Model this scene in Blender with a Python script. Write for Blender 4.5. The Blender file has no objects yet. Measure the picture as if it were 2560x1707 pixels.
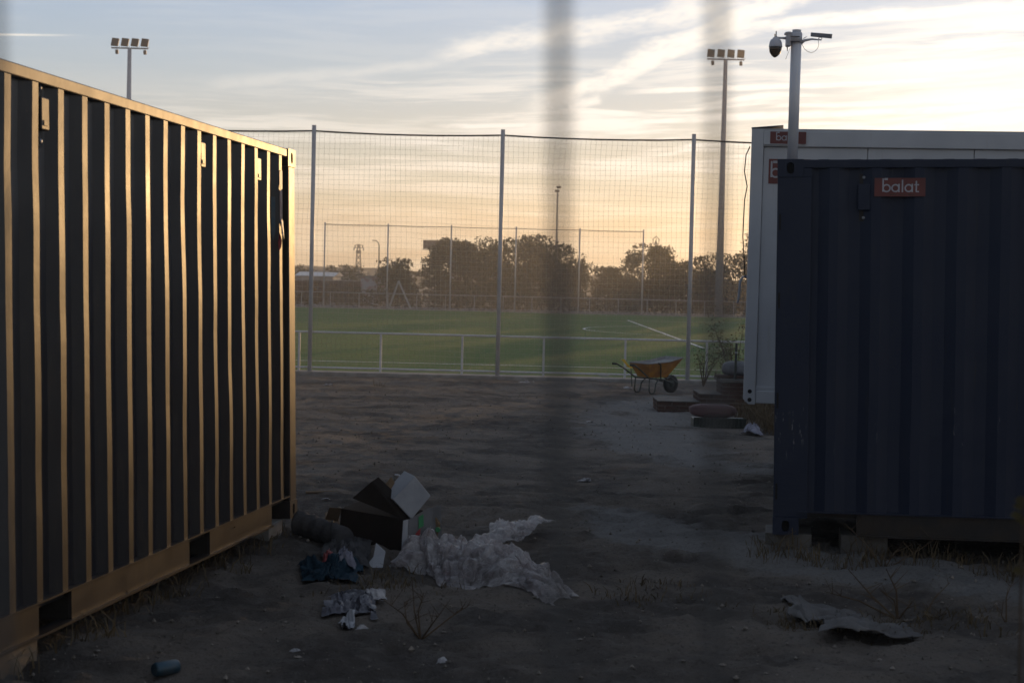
import bpy, bmesh, math, random
import numpy as np
from mathutils import Vector, Matrix, Euler

# ------------------------------------------------------------------ camera, sky, sun, exposure
sc = bpy.context.scene
C = sc.collection
FPX = 4107.0                       # focal length in pixels of the 2560 px wide photograph
PITCH, ROLL, CAMZ = math.radians(2.2), math.radians(1.35), 1.81
_f = Vector((0, math.cos(PITCH), -math.sin(PITCH)))
_r0 = Vector((1, 0, 0)); _u0 = Vector((0, math.sin(PITCH), math.cos(PITCH)))
_r = _r0 * math.cos(ROLL) + _u0 * math.sin(ROLL)
_u = _u0 * math.cos(ROLL) - _r0 * math.sin(ROLL)
cd = bpy.data.cameras.new('camera'); cam = bpy.data.objects.new('camera', cd); C.objects.link(cam)
cam.matrix_world = Matrix(((_r.x, _u.x, -_f.x, 0), (_r.y, _u.y, -_f.y, 0), (_r.z, _u.z, -_f.z, CAMZ), (0, 0, 0, 1)))
cd.sensor_width = 36; cd.lens = 36 * FPX / 2560; cd.clip_start = 0.05; cd.clip_end = 9000
cd.dof.use_dof = True; cd.dof.focus_distance = 15.0; cd.dof.aperture_fstop = 5.3
sc.camera = cam
sc.view_settings.view_transform = 'Standard'; sc.view_settings.look = 'None'
sc.view_settings.exposure = 0.15; sc.view_settings.gamma = 1.0; sc.view_settings.use_curve_mapping = False
sc.render.engine = 'CYCLES'
sc.cycles.use_denoising = True
sc.cycles.max_bounces = 8; sc.cycles.transparent_max_bounces = 12

SUN_AZ, SUN_EL = math.radians(16.5), math.radians(4.6)      # azimuth from +Y towards +X
SDIR = Vector((math.sin(SUN_AZ) * math.cos(SUN_EL), math.cos(SUN_AZ) * math.cos(SUN_EL), math.sin(SUN_EL)))


class E_:
    """tiny wrapper that turns python arithmetic into Math nodes"""
    nt = None
    def __init__(s, sock): s.s = sock
    @staticmethod
    def m(op, *a):
        n = E_.nt.nodes.new('ShaderNodeMath'); n.operation = op
        for i, v in enumerate(a):
            if isinstance(v, E_): E_.nt.links.new(v.s, n.inputs[i])
            else: n.inputs[i].default_value = v
        return E_(n.outputs[0])
    def __add__(s, o): return E_.m('ADD', s, o)
    __radd__ = __add__
    def __sub__(s, o): return E_.m('SUBTRACT', s, o)
    def __rsub__(s, o): return E_.m('SUBTRACT', o, s)
    def __mul__(s, o): return E_.m('MULTIPLY', s, o)
    __rmul__ = __mul__
    def __truediv__(s, o): return E_.m('DIVIDE', s, o)
    def exp(s): return E_.m('EXPONENT', s)
    def abs(s): return E_.m('ABSOLUTE', s)
    def pw(s, o): return E_.m('POWER', s, o)
    def mn(s, o): return E_.m('MINIMUM', s, o)
    def mx(s, o): return E_.m('MAXIMUM', s, o)
    def step(s, a, b):
        n = E_.nt.nodes.new('ShaderNodeMapRange'); n.interpolation_type = 'SMOOTHSTEP'
        E_.nt.links.new(s.s, n.inputs[0]); n.inputs[1].default_value = a; n.inputs[2].default_value = b
        return E_(n.outputs[0])


def comb(x, y, z=0.0):
    n = E_.nt.nodes.new('ShaderNodeCombineXYZ')
    for i, v in enumerate((x, y, z)):
        if isinstance(v, E_): E_.nt.links.new(v.s, n.inputs[i])
        else: n.inputs[i].default_value = v
    return n.outputs[0]


def nz(vec, scale, detail=4, rough=0.55, dist=0.0):
    n = E_.nt.nodes.new('ShaderNodeTexNoise'); n.inputs['Scale'].default_value = scale
    n.inputs['Detail'].default_value = detail; n.inputs['Roughness'].default_value = rough
    n.inputs['Distortion'].default_value = dist
    if vec is not None: E_.nt.links.new(vec, n.inputs['Vector'])
    return E_(n.outputs[0])


def mixc(fac, a, b, mode='MIX'):
    n = E_.nt.nodes.new('ShaderNodeMix'); n.data_type = 'RGBA'; n.blend_type = mode; n.clamp_factor = True
    for sock, v in ((n.inputs[0], fac), (n.inputs[6], a), (n.inputs[7], b)):
        if isinstance(v, E_): E_.nt.links.new(v.s, sock)
        elif isinstance(v, bpy.types.NodeSocket): E_.nt.links.new(v, sock)
        elif isinstance(v, (int, float)): sock.default_value = v
        else: sock.default_value = (*v, 1)
    return n.outputs[2]


def ramp(fac, stops):
    n = E_.nt.nodes.new('ShaderNodeValToRGB'); cr = n.color_ramp
    while len(cr.elements) < len(stops): cr.elements.new(0.5)
    for e, (p, c) in zip(cr.elements, stops): e.position = p; e.color = (*c, 1)
    E_.nt.links.new(fac.s, n.inputs[0])
    return n.outputs[0]


def build_world():
    w = bpy.data.worlds.new('World'); sc.world = w; w.use_nodes = True
    nt = w.node_tree; E_.nt = nt
    bg = nt.nodes['Background']
    sky = nt.nodes.new('ShaderNodeTexSky'); sky.sky_type = 'NISHITA'; sky.sun_disc = False
    sky.sun_elevation = SUN_EL; sky.sun_rotation = SUN_AZ; sky.dust_density = 1.0
    tc = nt.nodes.new('ShaderNodeTexCoord'); sp = nt.nodes.new('ShaderNodeSeparateXYZ')
    nt.links.new(tc.outputs['Generated'], sp.inputs[0])
    x, y, z = (E_(o) for o in sp.outputs)
    deg = 57.29578
    az = E_.m('ARCTAN2', x, y) * deg
    el = E_.m('ARCSINE', z.mn(1).mx(-1)) * deg
    ct = x * SDIR.x + y * SDIR.y + z * SDIR.z
    th = E_.m('ARCCOSINE', ct.mn(1).mx(-1)) * deg
    # thin veil of high cloud over the clear sky: colour by height, brightness by the angle from the sun
    st = [(0, (.50, .33, .17)), (1.2, (.60, .41, .21)), (1.9, (.58, .43, .25)), (2.6, (.60, .51, .35)), (3.4, (.57, .53, .42)), (4.6, (.51, .515, .46)), (5.6, (.475, .51, .51)),
          (7, (.405, .485, .55)), (9.5, (.345, .455, .60)), (14, (.32, .42, .58)), (30, (.30, .37, .48)), (60, (.25, .31, .41)), (90, (.23, .29, .39))]
    veil = ramp((el.mx(0) / 90.0).pw(0.5), [(math.sqrt(e / 90), c) for e, c in st])
    g = 1.0 - th.step(10, 120) * 0.50
    glow = (th / -3.2).exp() * 0.55 + (th / -12).exp() * 0.08 + (th / -14).exp() * (el.mx(0) / -3.0).exp() * 0.55
    def mulc(c, f):
        return mixc(1.0, c, comb(f, f, f), 'MULTIPLY')
    base = mulc(veil, g * 1.07)
    def addc(a, b): return mixc(1.0, a, b, 'ADD')
    base = addc(base, mulc(sky.outputs[0], E_.m('ADD', 0.0022, 0.0)))
    base = addc(base, comb(glow * 1.0, glow * 0.89, glow * 0.66))
    # cirrus: long streaks along the horizon, bowed by a slow warp
    wx = nz(comb(az * .06, el * .20, 3.1), 1.0, 2) - 0.5
    wy = nz(comb(az * .07, el * .16, 9.7), 1.0, 2) - 0.5
    v = el - az * 0.03 + wy * 1.6
    u = az + wx * 5
    n1 = nz(comb(u * .10, v * 1.25, 1.0), 1.0, 5, .60)
    n2 = nz(comb(u * .22, v * 3.4, 5.0), 1.0, 4, .62)
    n3 = nz(comb(u * .06, v * .35, 8.0), 1.0, 2)
    dens = n1 * .60 + n2 * .40
    cover = 1.0 - (el - az * .14 + wy * 1.5).step(6.4, 8.2) * .9
    cl = dens.step(.44, .585) * cover * (n3.step(.36, .58) * .6 + .4)
    # the broad slanting bank of fall-streaks and some bright bars
    J = nz(comb(az * .30, (el - az * .1) * 1.0, 2.5), 1.0, 4, .65) - .5
    T = nz(comb(az * .45 + el * 1.2, (el - az * .35) * 1.8, 6.5), 1.4, 4, .65).step(.22, .58) * .55 + .45
    def bar(a0, e0, a1, e1, wd, sharp, seed, amp=.55):
        L = math.hypot(a1 - a0, e1 - e0); tx, ty = (a1 - a0) / L, (e1 - e0) / L
        s_ = (az - a0) * tx + (el - e0) * ty
        dd = ((el - e0) * tx - (az - a0) * ty + J * (amp * wd * 3 * (1 if seed % 2 else -1))).abs()
        fade = (s_ / L).step(-.04, .14) * (1.0 - (s_ / L).step(.86, 1.06))
        return (1.0 - dd.step(wd * (1 - sharp), wd)) * fade * T
    b1 = bar(.2, 5.6, 11.0, 10.5, .70, .85, 2.0, .8).mx(bar(1.6, 6.0, 2.9, 6.3, .3, .8, 3.0, .6))
    b2 = bar(-3.2, 7.6, 8.5, 9.6, .70, .99, 6.0, .7) * .8
    b3 = bar(3.6, 6.50, 15, 7.0, .15, .75, 11.0, .45)
    b4 = bar(-3.0, 5.15, 6.5, 5.6, .15, .8, 14.0, .5)
    b5 = bar(5.2, 5.6, 17, 6.1, .20, .8, 17.0, .5)
    b6 = bar(-11, 6.3, -2, 7.4, .34, .97, 21.0, .5) * .35
    b7 = bar(7, 8.7, 19, 9.5, .36, .8, 23.0, .5)
    b8 = bar(-12, 4.5, 4, 5.0, .2, .95, 27.0, .6) * .7
    b9 = bar(9.5, 4.9, 19, 6.0, .35, .8, 29.0, .4)
    trail = bar(-30, 6.95, -15.1, 7.72, .05, .6, 31.0, .03) * .9
    for b in (b1, b2, b3, b4, b5, b6, b7, b8, b9, trail): cl = cl.mx(b)
    cb = (th / -18).exp() * .42 + .88
    ctop = el.step(1.0, 5.5)
    ccol = mixc(ctop, (.95, .76, .50), (.94, .90, .83))
    out = mixc(cl * .98, base, mulc(ccol, cb))
    # a low bank of dusk haze just above the horizon
    lb = nz(comb(az * .04, el * 1.1, 44.0), 1.0, 3).step(.40, .60) * el.step(.9, 1.8) * (1.0 - el.step(2.4, 3.4))
    out = mixc(lb * .4, out, mulc(out, E_.m('ADD', .72, 0.0)))
    sc10 = nt.nodes.new('ShaderNodeVectorMath'); sc10.operation = 'SCALE'; sc10.inputs['Scale'].default_value = 10.0
    nt.links.new(out, sc10.inputs[0])
    nt.links.new(sc10.outputs[0], bg.inputs[0]); bg.inputs[1].default_value = 0.1
    w.cycles.sampling_method = 'MANUAL'; w.cycles.sample_map_resolution = 512
build_world()

sl = bpy.data.lights.new('sun', 'SUN'); so = bpy.data.objects.new('sun', sl); C.objects.link(so)
sl.energy = 2.0; sl.angle = math.radians(0.55); sl.color = (1.0, .60, .25)
so.rotation_euler = SDIR.to_track_quat('Z', 'Y').to_euler(); so.location = (20, 60, 30)


# ------------------------------------------------------------------ helpers
def at(px, py, Y):
    """point of the place seen at photograph pixel (px, py), Y metres ahead"""
    d = _f + _r * ((px - 1280) / FPX) - _u * ((py - 853.5) / FPX)
    return Vector((0, 0, CAMZ)) + d * (Y / d.y)


def _hash(ix, iy, seed):
    h = np.sin(ix * 127.1 + iy * 311.7 + seed * 74.7) * 43758.5453
    return h - np.floor(h)


def vn(x, y, seed=0):
    x = np.asarray(x, float); y = np.asarray(y, float)
    ix, iy = np.floor(x), np.floor(y); fx, fy = x - ix, y - iy
    fx = fx * fx * (3 - 2 * fx); fy = fy * fy * (3 - 2 * fy)
    a, b, c, d = _hash(ix, iy, seed), _hash(ix + 1, iy, seed), _hash(ix, iy + 1, seed), _hash(ix + 1, iy + 1, seed)
    return (a * (1 - fx) + b * fx) * (1 - fy) + (c * (1 - fx) + d * fx) * fy - .5


def fbm(x, y, seed=0, o=4, g=.5):
    s, a = 0, 1.0
    for k in range(o):
        s = s + a * vn(np.asarray(x) * 2 ** k, np.asarray(y) * 2 ** k, seed + k * 13); a *= g
    return s


def gz0(X, Y):
    """smooth height of the yard"""
    X = np.asarray(X, float); Y = np.asarray(Y, float)
    z = -np.clip(Y - 7, 0, 33) * .0185
    z = z - .055 * np.clip((Y - 36.5) / 2.5, 0, 1)
    z = z + .075 * np.exp(-((Y - 35.2 - .012 * X * X * 0 - .25 * np.sin(X * .7)) / .28) ** 2) * (X < 2.2)
    return z


def gnd(X, Y):
    X = np.asarray(X, float); Y = np.asarray(Y, float)
    near = np.clip((46 - Y) / 8, 0, 1)
    z = gz0(X, Y) + near * (fbm(X * .6, Y * .6, 1, 3) * .07 + fbm(X * 2.2, Y * 2.2, 5, 3) * .035)
    rut = np.clip(fbm(X * 5 + Y * .6, Y * 11, 9, 2), -.5, .5)
    rdg = 1 - np.abs(fbm(X * 2.6 + 1.5 * vn(X, Y, 77), Y * 6.5, 31, 3)) * 2
    z = z + near * np.clip((20 - Y) / 6, .55, 1) * (rut * .026 + rdg * .036 + fbm(X * 9, Y * 12, 21, 2) * .034)
    return z


def G(X, Y): return float(gnd(X, Y))


def onground(px, py):
    lo, hi = 4.0, 60.0
    for _ in range(40):
        m = (lo + hi) / 2; p = at(px, py, m)
        if p.z > float(gz0(p.x, m)): lo = m
        else: hi = m
    p = at(px, py, lo); return Vector((p.x, p.y, G(p.x, p.y)))


class MB:
    def __init__(s): s.v = []; s.f = []
    def add(s, vs, fs):
        o = len(s.v); s.v += [tuple(p) for p in vs]; s.f += [tuple(i + o for i in f) for f in fs]; return s
    def box(s, lo, hi, M=None):
        (a, b, c), (d, e, f) = lo, hi
        vs = [(a, b, c), (d, b, c), (d, e, c), (a, e, c), (a, b, f), (d, b, f), (d, e, f), (a, e, f)]
        if M is not None: vs = [tuple(M @ Vector(p)) for p in vs]
        return s.add(vs, [(0, 3, 2, 1), (4, 5, 6, 7), (0, 1, 5, 4), (1, 2, 6, 5), (2, 3, 7, 6), (3, 0, 4, 7)])
    def hexa(s, p):
        return s.add(p, [(0, 3, 2, 1), (4, 5, 6, 7), (0, 1, 5, 4), (1, 2, 6, 5), (2, 3, 7, 6), (3, 0, 4, 7)])
    def tube(s, pts, r, n=8, cap=True):
        pts = [Vector(p) for p in pts]; rs = r if isinstance(r, (list, tuple)) else [r] * len(pts)
        vs, fs = [], []; prev = None
        for i, p in enumerate(pts):
            t = (pts[min(i + 1, len(pts) - 1)] - pts[max(i - 1, 0)]).normalized()
            if prev is None:
                a = t.cross(Vector((0, 0, 1)))
                if a.length < 1e-3: a = t.cross(Vector((0, 1, 0)))
                a.normalize()
            else:
                a = prev - t * prev.dot(t)
                a = a.normalized() if a.length > 1e-6 else t.orthogonal().normalized()
            prev = a; b = t.cross(a)
            for k in range(n):
                q = 2 * math.pi * k / n
                vs.append(p + (a * math.cos(q) + b * math.sin(q)) * rs[i])
        for i in range(len(pts) - 1):
            for k in range(n):
                k2 = (k + 1) % n; fs.append((i * n + k, i * n + k2, (i + 1) * n + k2, (i + 1) * n + k))
        if cap: fs.append(tuple(range(n - 1, -1, -1))); fs.append(tuple((len(pts) - 1) * n + k for k in range(n)))
        return s.add(vs, fs)
    def lathe(s, prof, n=16, M=None):
        vs, fs = [], []
        for (r, z) in prof:
            for k in range(n):
                q = 2 * math.pi * k / n; vs.append(Vector((r * math.cos(q), r * math.sin(q), z)))
        if M is not None: vs = [M @ p for p in vs]
        for i in range(len(prof) - 1):
            for k in range(n):
                k2 = (k + 1) % n; fs.append((i * n + k, i * n + k2, (i + 1) * n + k2, (i + 1) * n + k))
        fs.append(tuple(range(n - 1, -1, -1))); fs.append(tuple((len(prof) - 1) * n + k for k in range(n)))
        return s.add(vs, fs)
    def strip(s, prof, a, b, close=False):
        """sweep a list of 2-vectors given as functions a(p), b(p) -> 3d"""
        n = len(prof); vs = [a(p) for p in prof] + [b(p) for p in prof]
        m = n if close else n - 1
        return s.add(vs, [(i, (i + 1) % n, n + (i + 1) % n, n + i) for i in range(m)])
    def poly(s, pts, d):
        """extrude polygon pts (3d) by vector d"""
        n = len(pts); d = Vector(d); vs = [Vector(p) for p in pts] + [Vector(p) + d for p in pts]
        return s.add(vs, [tuple(range(n - 1, -1, -1)), tuple(range(n, 2 * n))] + [(i, (i + 1) % n, n + (i + 1) % n, n + i) for i in range(n)])
    def build(s, name, m, parent=None, smooth=False, bevel=0, fix=True, org=None):
        v = s.v if org is None else [(a - org[0], b - org[1], c - org[2]) for a, b, c in s.v]
        me = bpy.data.meshes.new(name); me.from_pydata(v, [], s.f)
        if fix:
            bm = bmesh.new(); bm.from_mesh(me); bmesh.ops.recalc_face_normals(bm, faces=bm.faces); bm.to_mesh(me); bm.free()
        me.materials.append(m); me.update()
        if smooth: me.polygons.foreach_set('use_smooth', [True] * len(me.polygons))
        o = bpy.data.objects.new(name, me); C.objects.link(o)
        if parent is not None: o.parent = parent
        if bevel:
            b = o.modifiers.new('bevel', 'BEVEL'); b.width = bevel; b.segments = 2; b.limit_method = 'ANGLE'
        return o


def tag(o, label, cat, group=None):
    o['label'] = label; o['category'] = cat
    if group: o['group'] = group
    return o


def thing(name, label, cat, loc=(0, 0, 0), group=None, rot=None):
    o = bpy.data.objects.new(name, None); C.objects.link(o); o.location = loc; o.empty_display_size = .1
    if rot is not None: o.rotation_euler = rot
    return tag(o, label, cat, group)


def kind(o, k): o['kind'] = k; return o


def pm(name, c1, c2=None, scale=6, rough=.6, metal=0, bump=0, bscale=40, spec=.5, rvar=0, extra=None, lo=.35, hi=.65, coat=0):
    """procedural Principled material: two colours mixed by noise, optional bump"""
    m = bpy.data.materials.new(name); m.use_nodes = True; nt = m.node_tree; E_.nt = nt
    b = nt.nodes['Principled BSDF']
    tc = nt.nodes.new('ShaderNodeTexCoord'); ov = tc.outputs['Object']
    if c2 is None: c2 = tuple(x * .8 for x in c1)
    n = nz(ov, scale, 6)
    col = mixc(n.step(lo, hi), c1, c2)
    if extra: col = extra(nt, ov, col)
    nt.links.new(col, b.inputs['Base Color'])
    b.inputs['Metallic'].default_value = metal; b.inputs['Specular IOR Level'].default_value = spec
    b.inputs['Coat Weight'].default_value = coat; b.inputs['Coat Roughness'].default_value = .3
    if rvar:
        nt.links.new((nz(ov, scale * 2.3, 5) * rvar * 2 + (rough - rvar)).s, b.inputs['Roughness'])
    else: b.inputs['Roughness'].default_value = rough
    if bump:
        bp = nt.nodes.new('ShaderNodeBump'); bp.inputs['Strength'].default_value = bump; bp.inputs['Distance'].default_value = .02
        nt.links.new(nz(ov, bscale, 5).s, bp.inputs['Height']); nt.links.new(bp.outputs[0], b.inputs['Normal'])
    return m


def streaks(amount, col, sx=9, sz=.7, lo=.60, hi=.72, axis=1):
    """vertical dirt runs"""
    def f(nt, ov, c):
        mp = nt.nodes.new('ShaderNodeMapping'); mp.inputs['Scale'].default_value = (sx, sx, sz)
        nt.links.new(ov, mp.inputs[0])
        return mixc(nz(mp.outputs[0], 3, 6, .65).step(lo, hi) * amount, c, col)
    return f


def scratched(nt, ov, c):
    c = streaks(.5, (.03, .028, .03))(nt, ov, c)
    mp = nt.nodes.new('ShaderNodeMapping'); mp.inputs['Scale'].default_value = (14, 14, 3.0); nt.links.new(ov, mp.inputs[0])
    sp = nt.nodes.new('ShaderNodeSeparateXYZ'); nt.links.new(ov, sp.inputs[0])
    x, y, z = (E_(o) for o in sp.outputs)
    k = nz(mp.outputs[0], 2.2, 8, .78).step(.57, .61) * (1.0 - (z - .70).abs().step(.06, .30)) * (x + .012).step(0, .006) * nz(ov, 3.5, 2).step(.48, .58)
    return mixc(k * .7, c, (.26, .25, .26))


def worn(nt, ov, c):
    c = streaks(.6, (.035, .026, .02), 5, .9, .5, .7)(nt, ov, c)
    return mixc(nz(ov, 26, 7, .7).step(.64, .70) * nz(ov, 2.2, 3).step(.45, .65) * .8, c, (.07, .035, .02))


M = {}
M['paint'] = pm('container_paint_navy', (.007, .007, .011), (.012, .011, .013), 1.7, .44, 0, .03, 14, .50, .11, worn)
M['paint_b'] = pm('container_paint_blue', (.008, .0145, .038), (.012, .018, .040), 2, .6, 0, .06, 50, .4, .08, scratched)
M['rail_dark'] = pm('dark_rail_paint', (.022, .020, .020), (.035, .026, .02), 5, .6, 0, .1, 40, .3)
M['hole'] = pm('hole_interior', (.012, .011, .010), None, 5, .9)
M['rust'] = pm('rusty_edge', (.10, .055, .03), (.05, .035, .025), 18, .8, 0, .3, 60)
M['cabin'] = pm('cabin_white_paint', (.50, .52, .56), (.44, .46, .50), 1.5, .45, 0, .03, 30, .5, .08, streaks(.35, (.36, .35, .34), 5, .5))
M['red'] = pm('red_sticker', (.15, .030, .026), (.12, .026, .024), 10, .45)
M['white'] = pm('white_print', (.40, .41, .45), (.33, .34, .38), 10, .5)
M['galv'] = pm('galvanised_steel', (.36, .37, .40), (.27, .28, .31), 9, .45, .55, .04, 40)
M['post'] = pm('post_white_lacquer', (.50, .50, .52), (.42, .42, .45), 3, .45, .1, .02, 40)
M['railp'] = pm('barrier_white_lacquer', (.60, .61, .65), (.5, .51, .55), 3, .45, .1)
M['cable'] = pm('dark_cable', (.03, .03, .033), None, 8, .6)
M['net'] = pm('net_cord', (.42, .41, .36), (.34, .33, .28), 4, .8)
M['stepc'] = pm('dirty_concrete', (.15, .142, .135), (.10, .095, .09), 5, .95, 0, .3, 30, .2)
M['concrete'] = pm('concrete', (.30, .29, .28), (.20, .195, .19), 3, .9, 0, .3, 30, .3)
M['brick'] = pm('brick_red', (.080, .046, .038), (.052, .034, .029), 4, .9, 0, .3, 60, .2)
M['mortar'] = pm('mortar', (.22, .21, .19), None, 12, .95, 0, .2)
M['timber'] = pm('timber', (.20, .15, .105), (.12, .09, .065), 5, .8, 0, .25, 60, .3, 0, streaks(.6, (.07, .05, .04), 2, 14))
M['card'] = pm('cardboard_brown', (.17, .115, .07), (.12, .08, .05), 4, .9, 0, .1, 50, .2)
M['cardshade'] = pm('cardboard_backlit_shade', (.020, .015, .012), (.013, .010, .009), 4, .9, 0, .1, 50, .1)  # brown cardboard with its backlit shade put into a near-black colour
M['cardwhite'] = pm('cardboard_white', (.36, .37, .40), (.30, .31, .34), 5, .8, 0, .08, 40, .3)
M['cardpale'] = pm('cardboard_pale', (.17, .17, .18), (.12, .12, .125), 6, .85, 0, .1, 40, .2)
M['green'] = pm('green_print', (.04, .22, .09), None, 8, .6)
M['redp'] = pm('red_print', (.28, .03, .03), None, 8, .6)
M['cloth'] = pm('dark_cloth', (.07, .068, .07), (.045, .044, .047), 7, .95, 0, .4, 60, .1)
M['denim'] = pm('blue_cloth', (.022, .048, .072), (.013, .027, .042), 9, .9, 0, .5, 70, .1)
M['rag'] = pm('pale_rag', (.24, .24, .29), (.14, .14, .18), 8, .9, 0, .4, 60, .1)
M['sheetg'] = pm('stiff_grey_sheet', (.125, .12, .12), (.085, .08, .08), 4, .9, 0, .3, 30, .2)
M['greybag'] = pm('grey_bag', (.10, .10, .125), (.06, .06, .075), 8, .5, 0, .5, 40, .5)
M['paper'] = pm('litter_paper', (.36, .35, .36), (.24, .23, .24), 8, .8)
M['canb'] = pm('blue_can', (.020, .055, .085), (.05, .07, .085), 14, .45, .3)
M['maroon'] = pm('maroon_sack', (.085, .036, .04), (.05, .024, .027), 5, .7, 0, .3, 30)
M['sack'] = pm('grey_sack', (.17, .18, .20), (.11, .115, .13), 6, .8, 0, .4, 25)
M['yellow'] = pm('yellow_tray', (.42, .19, .02), (.30, .12, .02), 5, .55, 0, .1, 40)
M['tray_in'] = pm('cement_caked_tray', (.20, .20, .21), (.28, .27, .26), 9, .85, 0, .3, 40)
M['frame_g'] = pm('barrow_frame_green', (.025, .035, .03), None, 6, .5)
M['rubber'] = pm('tyre_rubber', (.02, .02, .02), None, 6, .85)
M['yelstrip'] = pm('yellow_strip', (.75, .48, .03), (.6, .36, .02), 10, .5)
M['pole'] = pm('mast_white', (.70, .72, .78), (.62, .64, .70), 4, .35, .1, .02, 40)
M['camw'] = pm('camera_housing', (.55, .57, .64), None, 6, .4)
M['dome'] = pm('camera_dome_dark', (.03, .03, .032), None, 6, .18)
M['panel'] = pm('solar_cell', (.03, .035, .05), None, 8, .3)
M['flood'] = pm('floodlight_housing', (.030, .036, .050), (.045, .052, .068), 20, .6, 0)
M['mastg'] = pm('mast_galvanised', (.20, .23, .30), (.15, .18, .24), 4, .6, .1)
M['mastp'] = pm('mast_pole_grey', (.42, .45, .52), (.34, .37, .44), 4, .55, .1)
M['plaster'] = pm('old_plaster', (.42, .41, .42), (.26, .24, .24), 1.2, .9, 0, .1, 20)
M['roofw'] = pm('white_roof_sheet', (.60, .59, .60), (.5, .5, .5), 2, .6)
M['hoard'] = pm('billboard_back', (.07, .065, .08), (.05, .05, .06), 2, .7)
M['bark'] = pm('bark', (.06, .045, .033), (.035, .028, .02), 8, .95, 0, .4, 30, .1)
M['twig'] = pm('dry_twig', (.10, .07, .045), (.06, .042, .03), 8, .95, 0, 0, 30, .1)
M['straw'] = pm('dry_grass', (.13, .095, .055), (.07, .055, .035), 8, .9, 0, 0, 30, .2)
M['stone'] = pm('pebbles', (.24, .21, .185), (.09, .08, .07), 12, .95, 0, 0, 30, .2)
M['wire'] = pm('fence_wire', (.10, .105, .115), None, 6, .5, .5)
M['line'] = pm('pitch_line_paint', (.72, .74, .76), (.62, .64, .66), 2, .8)
M['graff'] = pm('graffiti_plaster', (.40, .41, .46), (.34, .22, .22), 1.6, .9, 0, 0, 20, .3, 0, None, .45, .6)
M['far_hedge'] = pm('far_treeline', (.045, .045, .03), (.03, .032, .022), .4, 1.0)


def leafmat(name, c1, c2, tr=.35):
    m = bpy.data.materials.new(name); m.use_nodes = True; nt = m.node_tree; E_.nt = nt
    b = nt.nodes['Principled BSDF']; out = nt.nodes['Material Output']
    tc = nt.nodes.new('ShaderNodeTexCoord')
    col = mixc(nz(tc.outputs['Object'], 1.3, 4).step(.35, .65), c1, c2)
    nt.links.new(col, b.inputs['Base Color']); b.inputs['Roughness'].default_value = .75; b.inputs['Specular IOR Level'].default_value = .25
    t = nt.nodes.new('ShaderNodeBsdfTranslucent'); nt.links.new(col, t.inputs[0])
    mx = nt.nodes.new('ShaderNodeMixShader'); mx.inputs[0].default_value = tr
    nt.links.new(b.outputs[0], mx.inputs[1]); nt.links.new(t.outputs[0], mx.inputs[2]); nt.links.new(mx.outputs[0], out.inputs[0])
    return m


M['leaf'] = leafmat('leaves_olive', (.055, .065, .025), (.085, .075, .03))
M['leaf2'] = leafmat('leaves_dark', (.035, .045, .02), (.055, .055, .025), .25)
M['leaf3'] = leafmat('leaves_autumn', (.11, .085, .035), (.07, .065, .028), .4)
M['scrub'] = leafmat('scrub_dry', (.10, .07, .045), (.06, .05, .03), .3)


def plastic_film():
    m = bpy.data.materials.new('clear_film'); m.use_nodes = True; nt = m.node_tree; E_.nt = nt
    b = nt.nodes['Principled BSDF']; out = nt.nodes['Material Output']
    tc = nt.nodes.new('ShaderNodeTexCoord'); ov = tc.outputs['Object']
    # creases: cell borders of a warped pattern at two sizes
    wn = nt.nodes.new('ShaderNodeTexNoise'); wn.inputs['Scale'].default_value = 7; nt.links.new(ov, wn.inputs['Vector'])
    va = nt.nodes.new('ShaderNodeVectorMath'); va.operation = 'MULTIPLY_ADD'; nt.links.new(wn.outputs['Color'], va.inputs[0])
    va.inputs[1].default_value = (.16, .16, .16); nt.links.new(ov, va.inputs[2])
    def edge(sc_):
        v = nt.nodes.new('ShaderNodeTexVoronoi'); v.feature = 'DISTANCE_TO_EDGE'; v.inputs['Scale'].default_value = sc_
        nt.links.new(va.outputs[0], v.inputs['Vector']); return E_(v.outputs['Distance'])
    e1, e2, e3 = edge(8).mn(.35), edge(19).mn(.3), edge(43).mn(.3)
    hgt = e1 * .9 + e2 * .45 + e3 * .22
    col = mixc(nz(ov, 7, 5).step(.35, .7), (.50, .48, .49), (.33, .30, .32))
    col = mixc(nz(ov, 11, 3).step(.66, .74) * .5, col, (.30, .08, .08))
    nt.links.new(col, b.inputs['Base Color']); b.inputs['Roughness'].default_value = .16; b.inputs['Specular IOR Level'].default_value = .8
    bp = nt.nodes.new('ShaderNodeBump'); bp.inputs['Strength'].default_value = 1.0; bp.inputs['Distance'].default_value = .03
    nt.links.new(hgt.s, bp.inputs['Height']); nt.links.new(bp.outputs[0], b.inputs['Normal'])
    t = nt.nodes.new('ShaderNodeBsdfTranslucent'); t.inputs[0].default_value = (.70, .64, .64, 1); nt.links.new(bp.outputs[0], t.inputs['Normal'])
    tp = nt.nodes.new('ShaderNodeBsdfTransparent'); tp.inputs[0].default_value = (.93, .93, .93, 1)
    m1 = nt.nodes.new('ShaderNodeMixShader'); m1.inputs[0].default_value = .45
    nt.links.new(b.outputs[0], m1.inputs[1]); nt.links.new(t.outputs[0], m1.inputs[2])
    m2 = nt.nodes.new('ShaderNodeMixShader'); nt.links.new((nz(ov, 9, 4).step(.35, .7) * .40 + e2.step(.0, .12) * .18).s, m2.inputs[0])
    nt.links.new(m1.outputs[0], m2.inputs[1]); nt.links.new(tp.outputs[0], m2.inputs[2]); nt.links.new(m2.outputs[0], out.inputs[0])
    return m
M['film'] = plastic_film()


# ------------------------------------------------------------------ ground, pitch, kerbs
def axis(parts):
    out = []
    for a, b, st in parts:
        n = max(1, int(round((b - a) / st))); out += [a + (b - a) * i / n for i in range(n)]
    out.append(parts[-1][1]); return np.array(out)


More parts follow.
